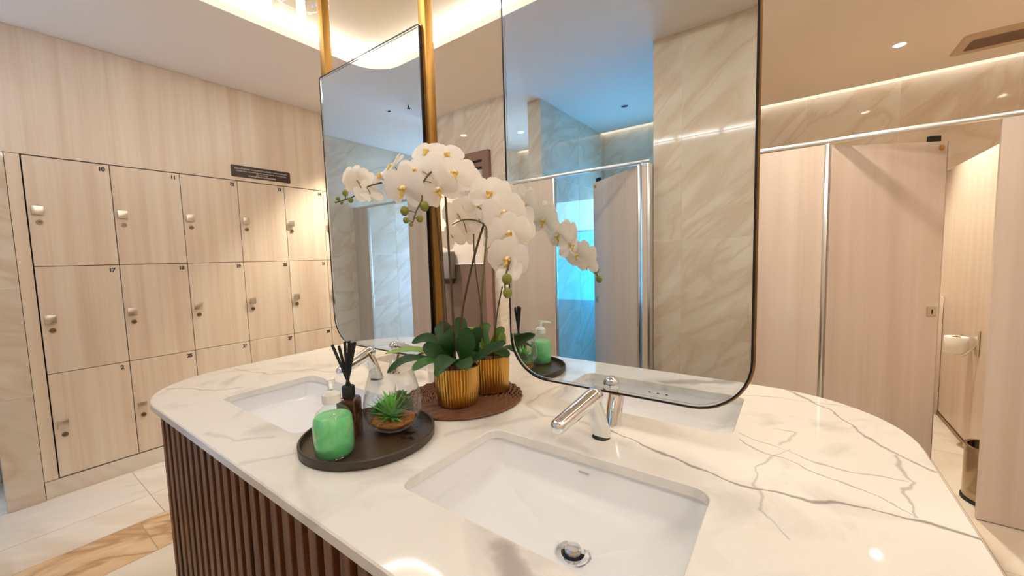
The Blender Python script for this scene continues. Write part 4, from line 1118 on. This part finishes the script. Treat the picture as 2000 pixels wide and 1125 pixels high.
STEMS = {
 'S1': [(-0.8562,0.8267,0.955),(-0.8619,0.836,1.1555),(-0.8761,0.8435,1.3412),(-0.889,0.8462,1.4651),(-0.8934,0.8386,1.5482),(-0.9199,0.8099,1.5777),(-0.9565,0.7814,1.5562),(-0.9931,0.7531,1.5362),(-1.036,0.7208,1.5225),(-1.0724,0.6917,1.4935),(-1.1116,0.6619,1.4781)],
 'S3': [(-0.8241,0.8377,0.955),(-0.8322,0.8451,1.156),(-0.8391,0.8454,1.3397),(-0.8263,0.8288,1.4572),(-0.8122,0.8091,1.5325),(-0.8221,0.7783,1.5433),(-0.8288,0.745,1.5049),(-0.8135,0.727,1.4603),(-0.8162,0.71,1.4321),(-0.8202,0.6976,1.3982)],
 'S2': [(-0.8129,0.8458,0.955),(-0.8022,0.8515,1.126),(-0.7588,0.8617,1.2923),(-0.709,0.8584,1.3987),(-0.6707,0.8402,1.4359),(-0.6276,0.8329,1.4219),(-0.5815,0.8127,1.3805),(-0.548,0.7699,1.3275),(-0.5264,0.7196,1.2859),(-0.5152,0.6875,1.2532),(-0.5067,0.6781,1.2206)],
 'S4': [(-0.8474,0.9801,0.955),(-0.8528,1.0015,1.1361),(-0.8597,1.0377,1.3072),(-0.8767,1.0714,1.3997),(-0.9077,1.0764,1.427),(-0.9478,1.0734,1.4389),(-0.9845,1.0591,1.4372),(-1.017,1.0336,1.4163),(-1.0402,1.0135,1.3821)],
}
STAKES = [[(-0.835,0.9891,0.955),(-0.846,0.9926,1.1204),(-0.866,0.9929,1.274),(-0.8726,0.9984,1.3812)], [(-0.8066,0.9973,0.955),(-0.7611,0.9665,1.1125),(-0.7005,0.9211,1.2145)]]
STAKES1 = [[(-0.845,0.835,0.955),(-0.852,0.836,1.15),(-0.862,0.838,1.40)]]
BUDS = {
 'S1': [((-1.0924,0.6783,1.5048),0.0085),((-1.1094,0.6645,1.4887),0.006),((-1.0784,0.6864,1.4831),0.0075),((-1.1004,0.6698,1.4762),0.005),((-1.1141,0.6601,1.4782),0.0035)],
 'S3': [((-0.8425,0.6908,1.4304),0.0115),((-0.8076,0.7295,1.4424),0.0125),((-0.8052,0.7095,1.4084),0.009),((-0.8346,0.6879,1.4054),0.008),((-0.8234,0.6948,1.393),0.005)],
 'S2': [((-0.5116,0.6901,1.253),0.0115),((-0.504,0.6803,1.2238),0.0105)],
 'S4': [],
}
LV = [
 ('a',(-0.7951,0.8423,0.9771),(-0.7745,0.8391,1.0465),(-0.7873,0.8471,1.0972),0.055,(0.4091,-0.8949,0.1786)),
 ('b',(-0.8019,0.8495,0.9744),(-0.7211,0.8511,1.0276),(-0.6408,0.851,1.0659),0.05,(0.2612,-0.5008,0.8252)),
 ('c',(-0.7885,0.8358,0.9889),(-0.7724,0.7644,1.0257),(-0.7605,0.7096,1.0095),0.06,(0.2499,-0.4773,0.8425)),
 ('d',(-0.8406,0.8357,0.9928),(-0.9231,0.7797,1.0296),(-0.9937,0.7158,1.0239),0.032,(0.1807,-0.2048,0.962)),
 ('e',(-0.8263,0.8211,0.9903),(-0.8409,0.7508,1.0126),(-0.8468,0.6956,0.9975),0.045,(0.1157,-0.4741,0.8729)),
 ('f',(-0.8629,0.8704,1.0062),(-0.92,0.8939,1.0649),(-0.965,0.9033,1.0833),0.055,(0.3043,-0.7502,0.587)),
 ('g',(-0.8557,0.8627,1.0006),(-0.9265,0.8342,1.0543),(-0.9833,0.8093,1.0391),0.035,(0.3386,-0.6215,0.7065)),
 ('h',(-0.8405,0.8353,0.9881),(-0.9177,0.7447,1.0115),(-0.9666,0.6989,0.9722),0.035,(0.2903,-0.3609,0.8863)),
 ('i',(-0.8434,0.895,0.9868),(-0.9034,0.9425,1.053),(-0.9255,0.9808,1.1018),0.055,(0.6288,-0.6763,0.3837)),
 ('j',(-0.8318,0.9897,0.984),(-0.8517,0.9697,1.0548),(-0.8593,0.9416,1.0759),0.03,(0.0307,-0.5208,0.8532)),
 ('k',(-0.8221,0.9967,0.9837),(-0.7816,0.995,1.0483),(-0.7586,1.0018,1.0743),0.035,(0.5909,-0.4254,0.6855)),
 ('l',(-0.8221,0.9967,0.9837),(-0.8697,1.0307,1.0515),(-0.881,1.0735,1.0673),0.04,(0.4831,-0.6432,0.5941)),
 ('m',(-0.8152,1.0016,0.9834),(-0.7505,1.0016,1.0115),(-0.7035,0.9971,0.998),0.035,(0.3737,-0.1343,0.9178)),
 ('n',(-0.836,0.9867,0.9842),(-0.8582,0.9379,1.0293),(-0.8605,0.8888,1.0517),0.04,(0.0307,-0.5208,0.8532)),
 ('p',(-0.8015,0.8386,0.9864),(-0.7516,0.7912,1.0194),(-0.709,0.7656,1.0016),0.055,(0.3724,-0.3916,0.8414)),
 ('q',(-0.8117,0.992,0.9859),(-0.7521,0.9628,1.0061),(-0.7059,0.9457,0.9961),0.045,(0.3571,-0.2806,0.8909)),
 ('r',(-0.8334,0.8283,0.9908),(-0.8469,0.7849,1.0267),(-0.8843,0.7728,1.0524),0.045,(0.2144,-0.7898,0.5747)),
 ('s',(-0.8105,0.9183,0.9824),(-0.7907,0.8896,1.0504),(-0.7764,0.9037,1.0888),0.042,(0.7024,-0.6053,0.3746)),
 ('t',(-0.8415,0.8479,0.9978),(-0.8376,0.819,1.0545),(-0.8677,0.838,1.092),0.05,(0.4012,-0.8747,0.272)),
 ('u',(-0.8115,0.8317,0.9898),(-0.7956,0.7703,1.0038),(-0.7962,0.7305,0.9803),0.04,(0.1157,-0.4741,0.8729)),
 ('v',(-0.8295,0.9789,0.9832),(-0.785,0.9143,1.0061),(-0.7647,0.8661,0.9958),0.045,(0.3323,-0.4213,0.8439)),
 ('o',(-0.8091,0.9943,0.9892),(-0.7488,0.9676,1.0317),(-0.7349,0.9567,1.0708),0.03,(0.7436,-0.4661,0.4794)),
]
LEAFM = {'a':'leaf_dark','b':'leaf_dark','c':'leaf_dark','d':'leaf_light','e':'leaf_mid','f':'leaf_dark','g':'leaf_dark','h':'leaf_dark','i':'leaf_dark','j':'leaf_light','k':'leaf_light','l':'leaf_mid','m':'leaf_dark','n':'leaf_mid','o':'leaf_light','p':'leaf_dark','q':'leaf_dark','r':'leaf_dark','s':'leaf_dark','t':'leaf_dark','u':'leaf_mid','v':'leaf_dark'}
def leaf(parent, base, mid, tip, wd, nrm, mat):
    P = [Vector(base), Vector(mid), Vector(tip)]
    path = catmull(P, 7); n = len(path); N0 = Vector(nrm).normalized()
    bm = bmesh.new(); rows = []; bot = []
    for i, p in enumerate(path):
        u = i/(n-1)
        t = (path[min(i+1, n-1)]-path[max(i-1, 0)]).normalized()
        s = t.cross(N0).normalized(); nn = s.cross(t).normalized()
        hw = wd*0.5*max(0.04, (0.45+0.75*u if u < 0.45 else 1.0*max(0, 1-((u-0.5)/0.5)**2.2)**0.62 if u > 0.5 else 0.79+0.21*(u-0.45)/0.05))
        hw = max(hw, 0.001)
        row, rb = [], []
        for v in (-1, -0.55, 0, 0.55, 1):
            z = 0.16*hw*abs(v)**1.3 - (0.0014 if v == 0 else 0)
            q = p + s*hw*v + nn*z
            row.append(bm.verts.new(q)); rb.append(bm.verts.new(q - nn*(0.0012 if abs(v) < 1 else 0.0003)))
        rows.append(row); bot.append(rb)
    for i in range(n-1):
        for j in range(4):
            bm.faces.new((rows[i][j], rows[i][j+1], rows[i+1][j+1], rows[i+1][j]))
            bm.faces.new((bot[i][j], bot[i+1][j], bot[i+1][j+1], bot[i][j+1]))
        bm.faces.new((rows[i][0], rows[i+1][0], bot[i+1][0], bot[i][0])); bm.faces.new((rows[i][4], bot[i][4], bot[i+1][4], rows[i+1][4]))
    return local(bm_obj('leaf', bm, mat, None, True, 70), parent)

def potted(cx, cy, label, sprays, leaves, stakes):
    z0 = CT+0.0112
    t = empty('potted_orchid', (cx, cy, z0), label, 'plant', 'white artificial orchids in gold pots')
    segs = 132
    def flute(i, r, z): return (-0.0032 if (i % 3) == 0 else 0.0) if (r > 0.05 and 0.006 < z < 0.1145) else 0
    prof = [(0.0001, 0.0), (0.058, 0.0), (0.062, 0.002), (0.063, 0.0065), (0.0665, 0.06), (0.0685, 0.114), (0.0680, 0.1165), (0.0645, 0.1165), (0.0640, 0.112), (0.0630, 0.09)]
    local(lathe('pot', prof, M['gold'], None, segs, (cx, cy, z0), 25, flute), t)
    local(lathe('soil', [(0.0001, 0.098), (0.0635, 0.096)], M['dark_gap'], None, 32, (cx, cy, z0)), t)
    for s in sprays:
        path = catmull(STEMS[s], 5); n = len(path)
        local(tube('stem', path, [0.0038-0.0020*i/(n-1) for i in range(n)], M['stem_green' if s == 'S4' else 'stem'], None, 8), t)
        for (sp_, pos, face, size, roll) in FL:
            if sp_ != s: continue
            flower(t, pos, face, size, roll)
            pv = Vector(pos); best = min(path, key=lambda q: (q-pv).length)
            bk = pv - Vector(face)*size*0.12
            mid = (best+bk)/2 + Vector((0, 0, 0.006))
            local(tube('flower_stalk', catmull([best, mid, bk], 4), 0.0013, M['stem_green'], None, 6), t)
        for pos, r in BUDS[s]:
            pv = Vector(pos); best = min(path, key=lambda q: (q-pv).length)
            bb = bmesh.new(); bmesh.ops.create_uvsphere(bb, u_segments=12, v_segments=8, radius=r, matrix=Matrix.Translation(pv) @ Matrix.Diagonal((1, 1, 1.12, 1)))
            bd = local(bm_obj('bud', bb, M['bud'], None, True, 90), t)
            if (best-pv).length > 0.002: local(tube('bud_stalk', [best, (best+pv)/2+Vector((0, 0, 0.002)), pv], 0.0012, M['stem_green'], None, 6), t)
    for st in stakes:
        local(tube('support_stick', catmull(st, 4), 0.0022, M['stem'], None, 8), t)
    for (nm, b, m_, tp, wd, nr_) in LV:
        if nm in leaves: leaf(t, b, m_, tp, wd, nr_, M[LEAFM[nm]])
    return t
potted(-0.836, 0.857, 'white orchid with three flower sprays in the nearer ribbed gold pot', ('S1', 'S3', 'S2'), 'abcdefghiprtu', STAKES1)
potted(-0.828, 1.004, 'white orchid in the rear ribbed gold pot, blooms facing away', ('S4',), 'jklmnoqsv', STAKES)
